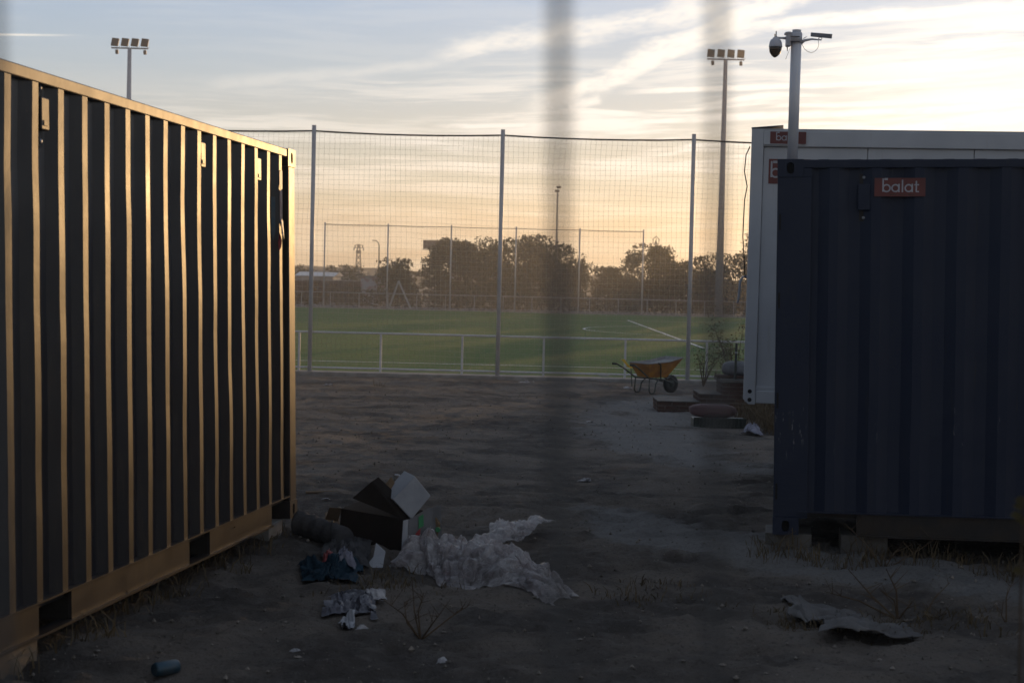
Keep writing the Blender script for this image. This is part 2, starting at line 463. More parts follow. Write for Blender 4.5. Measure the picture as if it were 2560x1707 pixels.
xs = axis([(-900, -400, 250), (-400, -60, 60), (-60, -14, 6), (-14, -4.2, .25), (-4.2, 4.6, .04), (4.6, 15, .25), (15, 60, 6), (60, 400, 60), (400, 900, 250)])
ys = axis([(-60, -2, 10), (-2, 6.2, .6), (6.2, 15, .04), (15, 24, .07), (24, 40.2, .12), (40.2, 60, 2), (60, 140, 10), (140, 500, 60), (500, 900, 200)])
XX, YY = np.meshgrid(xs, ys)
ZZ = gnd(XX, YY)
ZZ = np.where(YY > 40.2, -.665, ZZ)
ZZ = ZZ - np.clip((YY - 46) / 200, 0, 1) * .1


def ground_mat():
    m = bpy.data.materials.new('dry_dirt'); m.use_nodes = True; nt = m.node_tree; E_.nt = nt
    b = nt.nodes['Principled BSDF']
    tc = nt.nodes.new('ShaderNodeTexCoord'); ov = tc.outputs['Object']
    at_ = nt.nodes.new('ShaderNodeAttribute'); at_.attribute_name = 'pale'; pale = E_(at_.outputs['Fac'])
    n1 = nz(ov, .9, 7, .6); n2 = nz(ov, 7, 7, .65); n3 = nz(ov, 45, 5, .7)
    dirt = mixc(n1.step(.40, .60), (.160, .136, .118), (.072, .063, .058))
    dirt = mixc(n2.step(.45, .70) * .5, dirt, (.155, .143, .134))
    dirt = mixc(n3.step(.52, .66) * .6, dirt, (.048, .040, .035))
    pl = mixc(n3.step(.40, .75), (.195, .187, .182), (.13, .124, .12))
    col = mixc((pale + (n2 - .5) * .5).step(.30, .62), dirt, pl)
    nt.links.new(col, b.inputs['Base Color']); b.inputs['Roughness'].default_value = 1.0; b.inputs['Specular IOR Level'].default_value = .12
    bp = nt.nodes.new('ShaderNodeBump'); bp.inputs['Strength'].default_value = 1.0; bp.inputs['Distance'].default_value = .06
    nt.links.new((n2 * .5 + n3 * .35 + nz(ov, 140, 4, .7) * .15).s, bp.inputs['Height']); nt.links.new(bp.outputs[0], b.inputs['Normal'])
    return m


def seg_d(X, Y, pts):
    d = np.full(X.shape, 1e9)
    for (a, b, w0), (c, e, w1) in zip(pts[:-1], pts[1:]):
        vx, vy = c - a, e - b; t = np.clip(((X - a) * vx + (Y - b) * vy) / (vx * vx + vy * vy), 0, 1)
        d = np.minimum(d, np.hypot(X - a - t * vx, Y - b - t * vy) / (w0 + (w1 - w0) * t))
    return d


dd = np.minimum(seg_d(XX, YY, [(6.5, 8.9, .75), (3.2, 10.1, .70), (1.9, 11.2, .6), (1.0, 12.3, .55), (.6, 13.6, .4)]),
                seg_d(XX, YY, [(2.9, 17.5, .9), (1.9, 20.5, 1.3), (1.9, 24, 1.5), (2.6, 30, 1.2), (3.3, 33, .6)]))
pale = np.clip(1.25 - dd * .8, 0, 1) * np.where(YY > 15.5, .62, 1.0) * np.clip(1.05 + 1.6 * fbm(XX * .55, YY * .55, 61, 4), .3, 1)
ny, nx = XX.shape
me = bpy.data.meshes.new('ground')
idx = np.arange(nx * ny).reshape(ny, nx)
fcs = np.stack([idx[:-1, :-1], idx[:-1, 1:], idx[1:, 1:], idx[1:, :-1]], -1).reshape(-1, 4)
me.vertices.add(nx * ny); me.vertices.foreach_set('co', np.stack([XX, YY, ZZ], -1).ravel().astype(np.float32))
me.loops.add(len(fcs) * 4); me.loops.foreach_set('vertex_index', fcs.ravel().astype(np.int32))
me.polygons.add(len(fcs)); me.polygons.foreach_set('loop_start', np.arange(0, len(fcs) * 4, 4, dtype=np.int32))
me.polygons.foreach_set('use_smooth', np.ones(len(fcs), bool))
a_ = me.attributes.new('pale', 'FLOAT', 'POINT'); a_.data.foreach_set('value', pale.ravel().astype(np.float32))
me.update(); me.validate(); me.materials.append(ground_mat())
kind(bpy.data.objects.new('ground', me), 'structure'); C.objects.link(bpy.data.objects['ground'])

PZ = -.60


def turf_mat():
    m = bpy.data.materials.new('pitch_turf'); m.use_nodes = True; nt = m.node_tree; E_.nt = nt
    b = nt.nodes['Principled BSDF']; tc = nt.nodes.new('ShaderNodeTexCoord'); ov = tc.outputs['Object']
    mp = nt.nodes.new('ShaderNodeMapping'); mp.inputs['Scale'].default_value = (.12, 1, 1); nt.links.new(ov, mp.inputs[0])
    n = nz(mp.outputs[0], .5, 5); n2 = nz(ov, 9, 4)
    c = mixc(n.step(.35, .65), (.024, .105, .012), (.036, .115, .014)); c = mixc(n2.step(.45, .7) * .4, c, (.05, .105, .016))
    nt.links.new(c, b.inputs['Base Color']); b.inputs['Roughness'].default_value = .9; b.inputs['Specular IOR Level'].default_value = .2
    bp = nt.nodes.new('ShaderNodeBump'); bp.inputs['Strength'].default_value = .8; bp.inputs['Distance'].default_value = .05
    nt.links.new(nz(ov, 30, 4).s, bp.inputs['Height']); nt.links.new(bp.outputs[0], b.inputs['Normal'])
    return m


kind(MB().add([(-75, 40.75, PZ), (26, 40.75, PZ), (26, 116.6, PZ), (-75, 116.6, PZ)], [(0, 1, 2, 3)]).build('football_pitch', turf_mat()), 'structure')
lm = MB(); z = PZ + .012
def lstrip(x0, y0, x1, y1): lm.add([(x0, y0, z), (x1, y0, z), (x1, y1, z), (x0, y1, z)], [(0, 1, 2, 3)])
PC = 80.5                                              # middle of the pitch across
lstrip(-70, 45.2, 23.6, 45.34)
lstrip(23.48, 45.36, 23.6, 115.0)
lstrip(-70, 115.02, 23.6, 115.14)
lstrip(7.0, PC - 20.16, 7.12, PC + 20.16)
lstrip(7.14, PC - 20.16, 23.46, PC - 20.04); lstrip(7.14, PC + 20.04, 23.46, PC + 20.16)
arc = []
for k in range(25):
    q = math.radians(180 - 53 + 106 * k / 24); arc.append(q)
cx = 12.6
for q0, q1 in zip(arc[:-1], arc[1:]):
    pts = [(cx + r * math.cos(q), PC + r * math.sin(q), z + .002) for r, q in ((9.15, q0), (9.15, q1), (9.03, q1), (9.03, q0))]
    lm.add(pts, [(0, 1, 2, 3)])
kind(lm.build('pitch_marking', M['line']), 'structure')
kind(MB().box((-75, 40.05, -.95), (26, 40.70, PZ + .02)).build('kerb', M['concrete'], bevel=.015), 'structure')
kind(MB().box((-75, 116.7, -.9), (30, 117.9, PZ + .06)).build('far_kerb', M['concrete']), 'structure')


# ------------------------------------------------------------------ shipping containers
L20, W20, H20 = 6.058, 2.438, 2.591


def corrug(y0, y1, first, pitch, zlo, zhi, flat=.062, slope=.072, depth=.036, out=-.004):
    """profile (s, inset) of a corrugated sheet running from s=y0 to s=y1, proud flats centred on first + k*pitch"""
    pr = [(y0, out - depth)]
    k = math.floor((y0 - first) / pitch) - 1
    while True:
        c = first + k * pitch; k += 1
        if c - flat / 2 - slope < y0: continue
        if c + flat / 2 + slope > y1: break
        pr += [(c - flat / 2 - slope, out - depth), (c - flat / 2, out), (c + flat / 2, out), (c + flat / 2 + slope, out - depth)]
    pr.append((y1, out - depth)); return pr


def stadium(w, h, n=8):
    pts = []; r = w / 2
    for k in range(n + 1): q = math.pi * k / n; pts.append((r * math.cos(q), h / 2 - r + r * math.sin(q)))
    for k in range(n + 1): q = math.pi + math.pi * k / n; pts.append((r * math.cos(q), -h / 2 + r + r * math.sin(q)))
    return pts


def casting(name, parent, paint, frame, w=.178, h=.122, d=.16, hole=(.05, .08)):
    """corner casting; frame(a, b, c) -> local point with a along the face, b up, c into the body"""
    mb = MB(); pts = stadium(*hole); n = len(pts); hx, hy = w / 2, h / 2
    def outer(p):
        k = max(abs(p[0]) / hx, abs(p[1]) / hy); return (p[0] / k, p[1] / k)
    ring = [outer(p) for p in pts]
    V = [frame(*p, 0) for p in ring] + [frame(*p, 0) for p in pts] + [frame(*p, .045) for p in pts]
    F = []
    for i in range(n):
        j = (i + 1) % n; F += [(i, j, n + j, n + i), (n + i, n + j, 2 * n + j, 2 * n + i)]
    mb.add(V, F)
    q = [frame(-hx, -hy, 0), frame(hx, -hy, 0), frame(hx, hy, 0), frame(-hx, hy, 0)]
    p = [frame(-hx, -hy, d), frame(hx, -hy, d), frame(hx, hy, d), frame(-hx, hy, d)]
    mb.add(q + p, [(0, 1, 5, 4), (1, 2, 6, 5), (2, 3, 7, 6), (3, 0, 4, 7), (4, 5, 6, 7)])
    # corner pieces of the front face not reached by the ring
    for sx in (-1, 1):
        for sy in (-1, 1):
            cs = [r for r in ring if r[0] * sx > 0 and r[1] * sy > 0]
            a = min(cs, key=lambda r: abs(abs(r[0]) - hx) * 10 - abs(r[1])) ; b = min(cs, key=lambda r: abs(abs(r[1]) - hy) * 10 - abs(r[0]))
            mb.add([frame(*a, 0), frame(*b, 0), frame(sx * hx, sy * hy, 0)], [(0, 1, 2)])
    o = mb.build(name, paint, parent, bevel=0)
    hb = MB(); hb.add([frame(*p, .044) for p in pts], [tuple(range(n))]); hb.build('hole', M['hole'], o)
    return o


def make_container(name, label, loc, rot, paint, front, group, rail_mat=None, first=.343, pitch=.278, post=.155, pockets=()):
    """local frame: x from 0 to -W into the box behind the main side, y from -L to 0, main side on x=0"""
    t = thing(name, label, 'container', loc, group, rot)
    zb, zt = .165, H20 - .062
    rail_mat = rail_mat or paint
    pr = corrug(-L20 + post, -post, -first - pitch * 18, pitch, zb, zt)
    rows = 36; sd = len(name) + int(abs(loc[0]) * 10); pa = np.array(pr); n_ = len(pr)
    V = []
    for k in range(rows + 1):
        zz = zb - .002 + (zt - zb + .004) * k / rows; ed = min(1.0, 6 * k / rows, 6 * (rows - k) / rows)
        dx = (fbm(pa[:, 0] * 1.7, zz * 1.3 + pa[:, 0] * 0, sd, 3) * .010 - .003) * ed; dyy = fbm(pa[:, 0] * 3.1, zz * 1.9 + 0 * pa[:, 0], sd + 4, 2) * .005 * ed
        V += [(min(pa[i, 1] + dx[i], -.001), pa[i, 0] + dyy[i], zz) for i in range(n_)]
    MB().add(V, [(k * n_ + i, k * n_ + i + 1, (k + 1) * n_ + i + 1, (k + 1) * n_ + i) for k in range(rows) for i in range(n_ - 1)]).build('side_wall', paint, t)
    MB().strip(pr, lambda p: (-W20 - p[1], p[0], zb), lambda p: (-W20 - p[1], p[0], zt)).build('side_wall', paint, t)
    pe = corrug(-W20 + .1, -.1, -W20 / 2, .25, zb, zt)
    MB().strip(pe, lambda p: (p[0], p[1] - .03, zb - .03), lambda p: (p[0], p[1] - .03, zt)).build('end_wall', paint, t)
    e = MB()
    for k in range(2):
        e.box((-W20 + .09 + k * 1.13, -L20 + .03, .14), (-W20 + .09 + k * 1.13 + 1.12, -L20 + .07, zt))
    e.build('door', paint, t, bevel=.006)
    rf = [(-L20 + .08, -.03)]
    y = -L20 + .25
    while y < -.3:
        rf += [(y, -.012), (y + .03, .008), (y + .10, .008), (y + .13, -.012)]; y += .209
    rf.append((-.08, -.03))
    MB().strip(rf, lambda p: (-.055, p[0], H20 - .006 + p[1]), lambda p: (-W20 + .055, p[0], H20 - .006 + p[1])).build('roof', paint, t)
    MB().box((-W20 + .05, -L20 + .1, .12), (-.05, -.1, .15)).build('floor', rail_mat, t)
    for s in (0, 1):
        x0, x1 = ((-.06, 0.0) if s == 0 else (-W20, -W20 + .06))
        MB().box((x0, -L20 + .17, zt), (x1, -.17, H20 - .004)).build('top_rail', paint, t, bevel=.006)
        # bottom rail: web with fork pockets, top and bottom flanges
        cuts = sorted([(-L20 + .17, -L20 + .57), (-.57, -.17)] + list(pockets))
        wx0, wx1 = ((-.03, -.012) if s == 0 else (-W20 + .012, -W20 + .03))
        r = MB(); y = -L20 + .17
        for a, b in cuts:
            if a - y > .01: r.box((wx0, y, .012), (wx1, a, .157))
            y = b
        if -.17 - y > .01: r.box((wx0, y, .012), (wx1, -.17, .157))
        ro = r.build('bottom_rail', rail_mat, t)
        fx0, fx1 = ((-.05, .004) if s == 0 else (-W20 - .004, -W20 + .05))
        MB().box((fx0, -L20 + .175, .157), (fx1, -.175, .1655)).build('flange', paint if s == 0 else rail_mat, ro)
        MB().box((fx0 - .03 * (s == 0), -L20 + .575, 0), (fx1, -.575, .012)).build('flange', rail_mat, ro)
        for (a, b) in pockets:
            pk = MB(); d = 1 if s == 0 else -1
            xa, xb = (-.6, -.03) if s == 0 else (-W20 + .03, -W20 + .6)
            pk.add([(xa, a, .012), (xb, a, .012), (xb, a, .157), (xa, a, .157)], [(0, 1, 2, 3)])
            pk.add([(xa, b, .012), (xb, b, .012), (xb, b, .157), (xa, b, .157)], [(0, 1, 2, 3)])
            pk.add([(xa, a, .157), (xb, a, .157), (xb, b, .157), (xa, b, .157)], [(0, 1, 2, 3)])
            pk.build('fork_pocket', M['hole'], ro)
    for yy in (-.03, -L20 + .03):
        for zz, nm in ((.02, 'end_sill'), (H20 - .1, 'end_header')):
            MB().box((-W20 + .165, yy - .025, zz), (-.165, yy + .025, zz + .09)).build(nm, paint, t, bevel=.005)
    for sx in (0, 1):
        for sy in (0, 1):
            y0, y1 = ((-post, -.002) if sy == 0 else (-L20 + .002, -L20 + post))
            x0, x1 = ((-.15, -.002) if sx == 0 else (-W20 + .002, -W20 + .15))
            MB().box((x0, y0, .118), (x1, y1, H20 - .118)).build('corner_post', paint, t, bevel=.008)
            if post > .18:
                yf0, yf1 = ((-post, -.179) if sy == 0 else (-L20 + .179, -L20 + post))
                for za, zc in ((H20 - .1175, H20 - .0625), (.1655, .1175)): MB().box((x0, yf0, min(za, zc)), (x1, yf1, max(za, zc))).build('gusset', paint, t)
            for zz in (.061, H20 - .061):
                yc = -.089 if sy == 0 else -L20 + .089
                if sx == 0: fr = lambda a, b, c, yc=yc, zz=zz: (.004 - c, yc + a, zz + b)
                else: fr = lambda a, b, c, yc=yc, zz=zz: (-W20 - .004 + c, yc + a, zz + b)
                casting('corner_casting', t, paint, fr)
    return t


def vent(parent, y, z, paint, h=.15, w=.085):
    o = MB().box((-.041, y - w / 2, z - h / 2), (-.004, y + w / 2, z + h / 2)).build('ventilator', paint, parent, bevel=.006)
    MB().box((-.0415, y - w / 2 + .012, z - h / 2 - .075), (-.034, y + w / 2 - .012, z + h / 2 + .07)).build('mounting_plate', M['rail_dark'], o)
    for dz in (h / 2 + .045, -h / 2 - .05):
        MB().lathe([(.011, 0), (.011, .008), (.006, .012)], 8, Matrix.Translation((-.034, y, z + dz)) @ Matrix.Rotation(math.pi / 2, 4, 'Y')).build('bolt', M['galv'], o)
    MB().box((-.0045, y - .02, z - h / 2 + .02), (-.0015, y + .02, z - h / 2 + .045)).build('drain_slot', paint, o, bevel=.001)
    return o


LR = Euler((-.0081, 0, 0), 'XYZ')
Ml = Matrix.Rotation(-.146, 4, 'Z') @ Matrix.Rotation(-.0081, 4, 'X') @ Matrix.Rotation(-.0269, 4, 'Y')
left = make_container('shipping_container', 'long dark container on the left, its ribbed side lit golden by the sun', (-1.5043, 11.6475, .0856),
                      Ml.to_euler(), M['paint'], None, 'shipping containers on the yard', pockets=((-4.235, -3.87), (-2.21, -1.85)))
for yv in (-4.13, -1.94, -.83): vent(left, yv, H20 - .195, M['paint'])
# torn stickers near the far corner
k0 = -.343
for (y, z0, z1, w, m, dx) in ((k0, 2.30, 2.42, .066, 'white', .0012), (k0, 2.06, 2.285, .06, 'rag', .0012), (k0 + .004, 1.98, 2.09, .05, 'white', .006)):
    mb = MB(); n = 7; P = []
    rr = random.Random(int(z0 * 100))
    for i in range(n): P.append((dx - .004 + .001, y - w / 2 + w * i / (n - 1), z1 + rr.uniform(-.012, .012)))
    for i in range(n): P.append((dx - .004 + .001 + rr.uniform(0, .012 if dx > .003 else 0), y + w / 2 - w * i / (n - 1), z0 + rr.uniform(-.03, .03)))
    mb.poly(P, (.0006, 0, 0)).build('torn_sticker', M[m], left)
tb = MB(); tb.poly([(-.004, -.385, 2.0), (.012, -.40, 1.97), (.012, -.375, 1.94), (.008, -.38, 1.90), (-.001, -.40, 1.87), (-.003, -.41, 1.93)], (.001, .001, 0)); tb.build('torn_sticker', M['redp'], left)
tb = MB(); tb.poly([(-.039, -.455, 2.24), (-.02, -.425, 2.24), (-.02, -.425, 2.0), (-.03, -.44, 1.94), (-.039, -.455, 1.99)], (.001, .001, 0)); tb.build('torn_sticker', M['canb'], left)
pl = MB().box((-.0405, -.56, 1.10), (-.039, -.50, 1.26)).build('placard', M['rail_dark'], left)
fb = MB()
for lo, hi in (((-.039, -.562, 1.255), (-.037, -.498, 1.265)), ((-.039, -.562, 1.095), (-.037, -.498, 1.105)), ((-.039, -.562, 1.106), (-.037, -.555, 1.254)), ((-.039, -.505, 1.106), (-.037, -.498, 1.254))): fb.box(lo, hi)
fb.build('border', M['white'], pl)
# hinges and lugs that break the outline of the far post
for zz in (1.95, 1.32, .70, .28):
    MB().box((-.05, -.002, zz - .07), (-.012, .016, zz + .07)).build('hinge', M['paint'], left, bevel=.004)

Mr0 = Matrix.Rotation(-.164, 4, 'Z') @ Matrix.Rotation(-.0155, 4, 'Y')
Mr = Mr0 @ Matrix.Rotation(-math.pi / 2, 4, 'Z')      # main side faces the viewer, local y = -L at the left corner
right = make_container('shipping_container', 'blue container on the right in shadow, scuffed pale along its lower ribs',
                       Vector((1.8373, 11.3388, .0802)) + (Mr0 @ Vector((L20, 0, 0))), Mr.to_euler(), M['paint_b'], None,
                       'shipping containers on the yard', rail_mat=M['rail_dark'], first=.258, pitch=.285, post=.235, pockets=((-4.235, -3.87), (-2.21, -1.85)))
vent(right, -L20 + .585, H20 - .26, M['paint_b'], .18, .08)
for zz in (2.16, 1.62, .93, .30):
    MB().box((-.012, -L20 + .016, zz - .055), (.001, -L20 + .03, zz + .055)).build('hinge_slot', M['hole'], right)


# red sticker with white lettering, built flat in (a right, b up) and placed by a frame function
def annulus(mb, cx, cy, r, w, fr, n=28, a0=0, a1=2 * math.pi):
    pts = []
    for k in range(n + 1):
        q = a0 + (a1 - a0) * k / n
        pts.append((fr(cx + (r + w / 2) * math.cos(q), cy + (r + w / 2) * math.sin(q)), fr(cx + (r - w / 2) * math.cos(q), cy + (r - w / 2) * math.sin(q))))
    for (a, b), (c, d) in zip(pts[:-1], pts[1:]): mb.add([a, c, d, b], [(0, 1, 2, 3)])


def rect(mb, x0, y0, x1, y1, fr): mb.add([fr(x0, y0), fr(x1, y0), fr(x1, y1), fr(x0, y1)], [(0, 1, 2, 3)])


def sticker(parent, name, w, h, fr, scale, ox, oy):
    """fr(a, b, c): a right, b up, c outwards"""
    bd = MB(); bd.hexa([fr(0, 0, 0), fr(w, 0, 0), fr(w, h, 0), fr(0, h, 0), fr(0, 0, .002), fr(w, 0, .002), fr(w, h, .002), fr(0, h, .002)])
    o = bd.build(name, M['red'], parent)
    mb = MB(); k = [0]
    def q(lv): return lambda a, b: fr(ox + a * scale, oy + b * scale, .0026 + lv * .0004)
    x = 0.0; r, wd = .40, .17                     # unit: x-height ring of diameter about 1
    def ring(cx, lv): annulus(mb, cx, .48, r, wd, q(lv))
    rect(mb, 0, .06, wd, 1.62, q(0)); rect(mb, .22, 1.42, .62, 1.66, q(0)); ring(.485, 1)        # b with its bar
    ring(1.50, 0); rect(mb, 1.82, .0, 1.99, .98, q(1))                                            # a
    rect(mb, 2.22, 0, 2.39, 1.45, q(0))                                                           # l
    ring(3.02, 0); rect(mb, 3.34, .0, 3.51, .98, q(1))                                            # a
    rect(mb, 3.80, .10, 3.97, 1.32, q(0)); rect(mb, 3.66, .80, 4.20, .95, q(1)); rect(mb, 3.82, .0, 4.20, .15, q(1))   # t
    mb.build('lettering', M['white'], o)
    lt = MB()
    for i in range(11):                                                                           # tiny illegible line below
        if i % 4 == 3: continue
        a0 = .9 + i * .26; rect(lt, a0, -.34, a0 + .18, -.22, q(0))
    lt.build('small_print', M['rust'], o)
    return o


fr_r = lambda a, b, c: (.0025 + c, -L20 + .655 + a, 2.335 + b)
sticker(right, 'sticker', .338, .125, fr_r, .058, .052, .028)

# ------------------------------------------------------------------ white site cabins
CR = Matrix.Rotation(-.165, 4, 'Z') @ Matrix.Rotation(.004, 4, 'Y')


def make_cabin(label, loc, W=6.06, D=2.44, Hc=2.62, detailed=True):
    t = thing('site_cabin', label, 'cabin', loc, 'white site cabins', CR.to_euler())
    pw = .115
    for i, x0 in enumerate((0, W - pw)):
        for j, y0 in enumerate((0, D - pw)):
            p = MB().poly([(x0, y0, .05), (x0 + .05, y0, 0), (x0 + pw, y0, 0), (x0 + pw, y0, Hc), (x0, y0, Hc)], (0, pw, 0)).build('corner_post', M['cabin'], t, bevel=.006)
            if j == 0:
                for zz in (.045, .125):
                    MB().lathe([(.020, 0), (.020, .002)], 14, Matrix.Translation((x0 + .062, y0 - .0005, zz)) @ Matrix.Rotation(math.pi / 2, 4, 'X')).build('bolt_hole', M['hole'], p)
    for y0, y1 in ((.012, .06), (D - .06, D - .012)):
        MB().box((pw, y0, Hc - .165), (W - pw, y1, Hc - .012)).build('top_beam', M['cabin'], t, bevel=.008)
        MB().box((pw, y0, .012), (W - pw, y1, .135)).build('bottom_beam', M['cabin'], t, bevel=.008)
        n = 6; x = pw
        for k in range(n):
            x1 = pw + (W - 2 * pw) * (k + 1) / n
            yy = (y0 + .03, y0 + .05) if y0 < 1 else (y1 - .05, y1 - .03)
            MB().box((x + .003, yy[0], .137), (x1 - .003, yy[1], Hc - .167)).build('wall_panel', M['cabin'], t, bevel=.004); x = x1
        MB().box((pw, y0 + .012, .136), (W - pw, y0 + .028, .172)).build('skirting', M['cabin'], t, bevel=.003)
    for x0, x1 in ((.012, .06), (W - .06, W - .012)):
        MB().box((x0, pw, Hc - .165), (x1, D - pw, Hc - .012)).build('top_beam', M['cabin'], t, bevel=.008)
        MB().box((x0, pw, .012), (x1, D - pw, .135)).build('bottom_beam', M['cabin'], t, bevel=.008)
        for k in range(2):
            ya = pw + (D - 2 * pw) * k / 2; yb = pw + (D - 2 * pw) * (k + 1) / 2
            MB().box((x0 + .014, ya + .003, .137), (x1 - .014, yb - .003, Hc - .167)).build('wall_panel', M['cabin'], t, bevel=.004)
    MB().box((.06, .06, .03), (W - .06, D - .06, .08)).build('floor', M['rail_dark'], t)
    MB().box((.02, .02, Hc - .01), (W - .02, D - .02, Hc + .004)).build('roof', M['cabin'], t)
    # door in the left end, with a bow handle
    d = MB().box((-.012, .62, .17), (.011, 1.52, 2.25)).build('door', M['cabin'], t, bevel=.006)
    hp = [(-.012, .75, 1.22), (-.06, .75, 1.215), (-.085, .75, 1.17), (-.09, .75, 1.08), (-.095, .75, 1.0), (-.105, .75, .95)]
    MB().tube(hp, .012, 8).build('handle', M['white'], d, smooth=True)
    for k, (x, y) in enumerate(((.75, .9), (W / 2, .06), (W - .06, .06), (.40, D - .06), (W / 2, D - .06), (W - .06, D - .06))):
        pwld = Vector(loc) + CR @ Vector((x, y, 0))
        dz = pwld.z - G(pwld.x, pwld.y) + .04
        if k == 9: MB().box((x - .02, y, -dz), (x + .02, y + .04, -.002)).build('support_leg', M['rail_dark'], t)
        else:
            MB().box((x - .03, y - .03, -dz), (x + .03, y + .03, -.002)).build('support_leg', M['galv'], t)
            MB().box((x - .10, y - .10, -dz), (x + .10, y + .10, -dz + .06)).build('foot_plate', M['concrete'], t)
    if detailed:
        MB().box((0, -.006, 0), (.30, .5, .006), Matrix.Translation((-.004, 0, Hc + .006)) @ Matrix.Rotation(-.085, 4, 'Y')).build('flashing', M['galv'], t)
        MB().box((.115, -.004, Hc - .15), (.465, .0115, Hc - .018)).build('cover_plate', M['cabin'], t, bevel=.003)
        sticker(t, 'sticker', .335, .115, lambda a, b, c: (.175 + a, -.0045 - c, Hc - .14 + b), .050, .055, .030)
        sticker(t, 'sticker', .40, .235, lambda a, b, c: (.17 + a, .0405 - c, Hc - .515 + b), .098, .018, .055)
        MB().tube([(-.015, .12, 2.46), (-.05, .12, 2.38), (-.06, .12, 2.22), (-.03, .12, 2.08), (-.05, .12, 1.95), (-.055, .12, 1.6), (-.02, .12, 1.2)], .006, 6).build('cable', M['cable'], t, smooth=True)
        MB().box((.36, -.018, 1.0), (.43, .04, 1.03)).build('door_bolt', M['galv'], t)
        MB().box((.388, .0, .95), (.40, .04, 1.10)).build('latch_plate', M['galv'], t)
    return t


make_cabin('white site cabin raised on thin legs behind the blue container', (2.2194, 15.6692, .6615))
cb_ = Vector((2.2194, 15.6692, .6615)) + CR @ Vector((0.35, 11.6, 0))
make_cabin('white site cabin hidden farther back beside the brick steps', (cb_.x, cb_.y, -.02), detailed=False)

# ------------------------------------------------------------------ camera mast on the corner of the blue container
PY = 11.5
def q(px, py, dy=0.0):
    return at(px, py, PY + dy)
base = q(1981, 398)
base.z = (Vector((1.8373, 11.3388, .0802)) + Mr0 @ Vector((.1, .1, H20))).z + .002
mast = thing('security_camera_mast', 'white pole with dome camera and small solar panel on the blue container', 'camera mast', base)
o_ = base
pt = q(1991.5, 82)
MB().tube([base, q(1986, 240), pt], [.037, .037, .037], 20).build('pole', M['pole'], mast, smooth=True, org=o_)
MB().tube([q(1988.2, 108), q(1990.8, 84)], [.047, .043], 20).build('clamp', M['camw'], mast, smooth=True, org=o_)
MB().tube([q(1991.6, 84), q(1992, 75.5)], [.031, .031], 20).build('cap', M['camw'], mast, smooth=True, org=o_)
for py in (91.5, 104):
    MB().tube([q(1976, py, -.02), q(1980, py + .2, -.052), q(1989, py + .4, -.055), q(1999, py + .6, -.04)], .0035, 6).build('strap', M['flood'], mast, org=o_)
# left: junction box, arm, dome camera
jb = MB(); c0 = q(1971, 99)
jb.box((c0.x - .017, c0.y - .03, c0.z - .05), (c0.x + .017, c0.y + .03, c0.z + .05)); jb.build('junction_box', M['camw'], mast, bevel=.006, org=o_)
c1 = q(1969.5, 84); MB().box((c1.x - .020, c1.y - .035, c1.z - .009), (c1.x + .018, c1.y + .035, c1.z + .006)).build('box_lid', M['camw'], mast, bevel=.003, org=o_)
MB().tube([q(1968, 118), q(1968.5, 129)], [.005, .002], 6).build('gland', M['cable'], mast, org=o_)
MB().tube([q(1975.5, 120, -.02), q(1970, 134, -.05), q(1964, 149, -.06)], .0014, 5).build('dangling_wire', M['cable'], mast, org=o_)
MB().tube([q(1966, 96.5), q(1950, 95.5), q(1938, 95)], [.010, .007, .010], 8).build('camera_arm', M['camw'], mast, smooth=True, org=o_)
dc = q(1938.8, 118)
ps = [(.0, .066), (.018, .066), (.020, .058), (.034, .050), (.043, .030), (.047, .004), (.047, -.002)]
dcam = MB().lathe([(r, z) for r, z in reversed(ps)], 24, Matrix.Translation(dc)).build('dome_camera', M['camw'], mast, smooth=True, org=o_)
pd = [(.045, -.0025), (.043, -.018), (.038, -.040), (.022, -.062), (.006, -.073), (.0, -.074)]
MB().lathe([(r + .0001, z) for r, z in reversed(pd)], 24, Matrix.Translation(dc) @ Matrix.Rotation(.06, 4, 'Y')).build('dome', M['dome'], dcam, smooth=True, org=o_)
for px, top in ((1940.5, 78.5), (1937.4, 85.5)):
    MB().tube([q(px, 98, -.01), q(px, top, -.01)], .0035, 8).build('antenna', M['cable'], dcam, org=o_)
# right: arm, solar panel, cable loop
MB().tube([q(2003, 106), q(2012, 101.5), q(2030, 98.5), q(2044, 100), q(2054, 100.5)], [.014, .010, .007, .005, .005], 8).build('panel_arm', M['camw'], mast, smooth=True, org=o_)
MB().tube([q(2001, 111), q(2011, 104)], [.010, .004], 8).build('brace', M['camw'], mast, org=o_)
MB().tube([q(2008, 97.5), q(2017, 92)], .0028, 6).build('stub', M['camw'], mast, org=o_)
A, B, Cc, Dd = q(2030.5, 79.3), q(2084, 83.5), q(2079.5, 96.8), q(2027, 91.5)
off = Vector((0, .012, 0)); tilt = Vector((0, .045, 0))
MB().hexa([Dd, Cc, Cc + off, Dd + off, A + tilt, B + tilt, B + tilt + off, A + tilt + off]).build('solar_panel', M['panel'], mast, org=o_)
MB().tube([q(2046, 99.5), q(2048, 94), q(2054, 94.5), q(2054.5, 98)], .003, 6).build('panel_bracket', M['cable'], mast, org=o_)
lp = [q(2045.5, 101), q(2047, 112), q(2044, 122), q(2036, 130), q(2028, 132.5), q(2019, 129.5), q(2011, 123), q(2005, 111.5)]
MB().tube(lp, .0016, 6).build('cable', M['cable'], mast, smooth=True, org=o_)

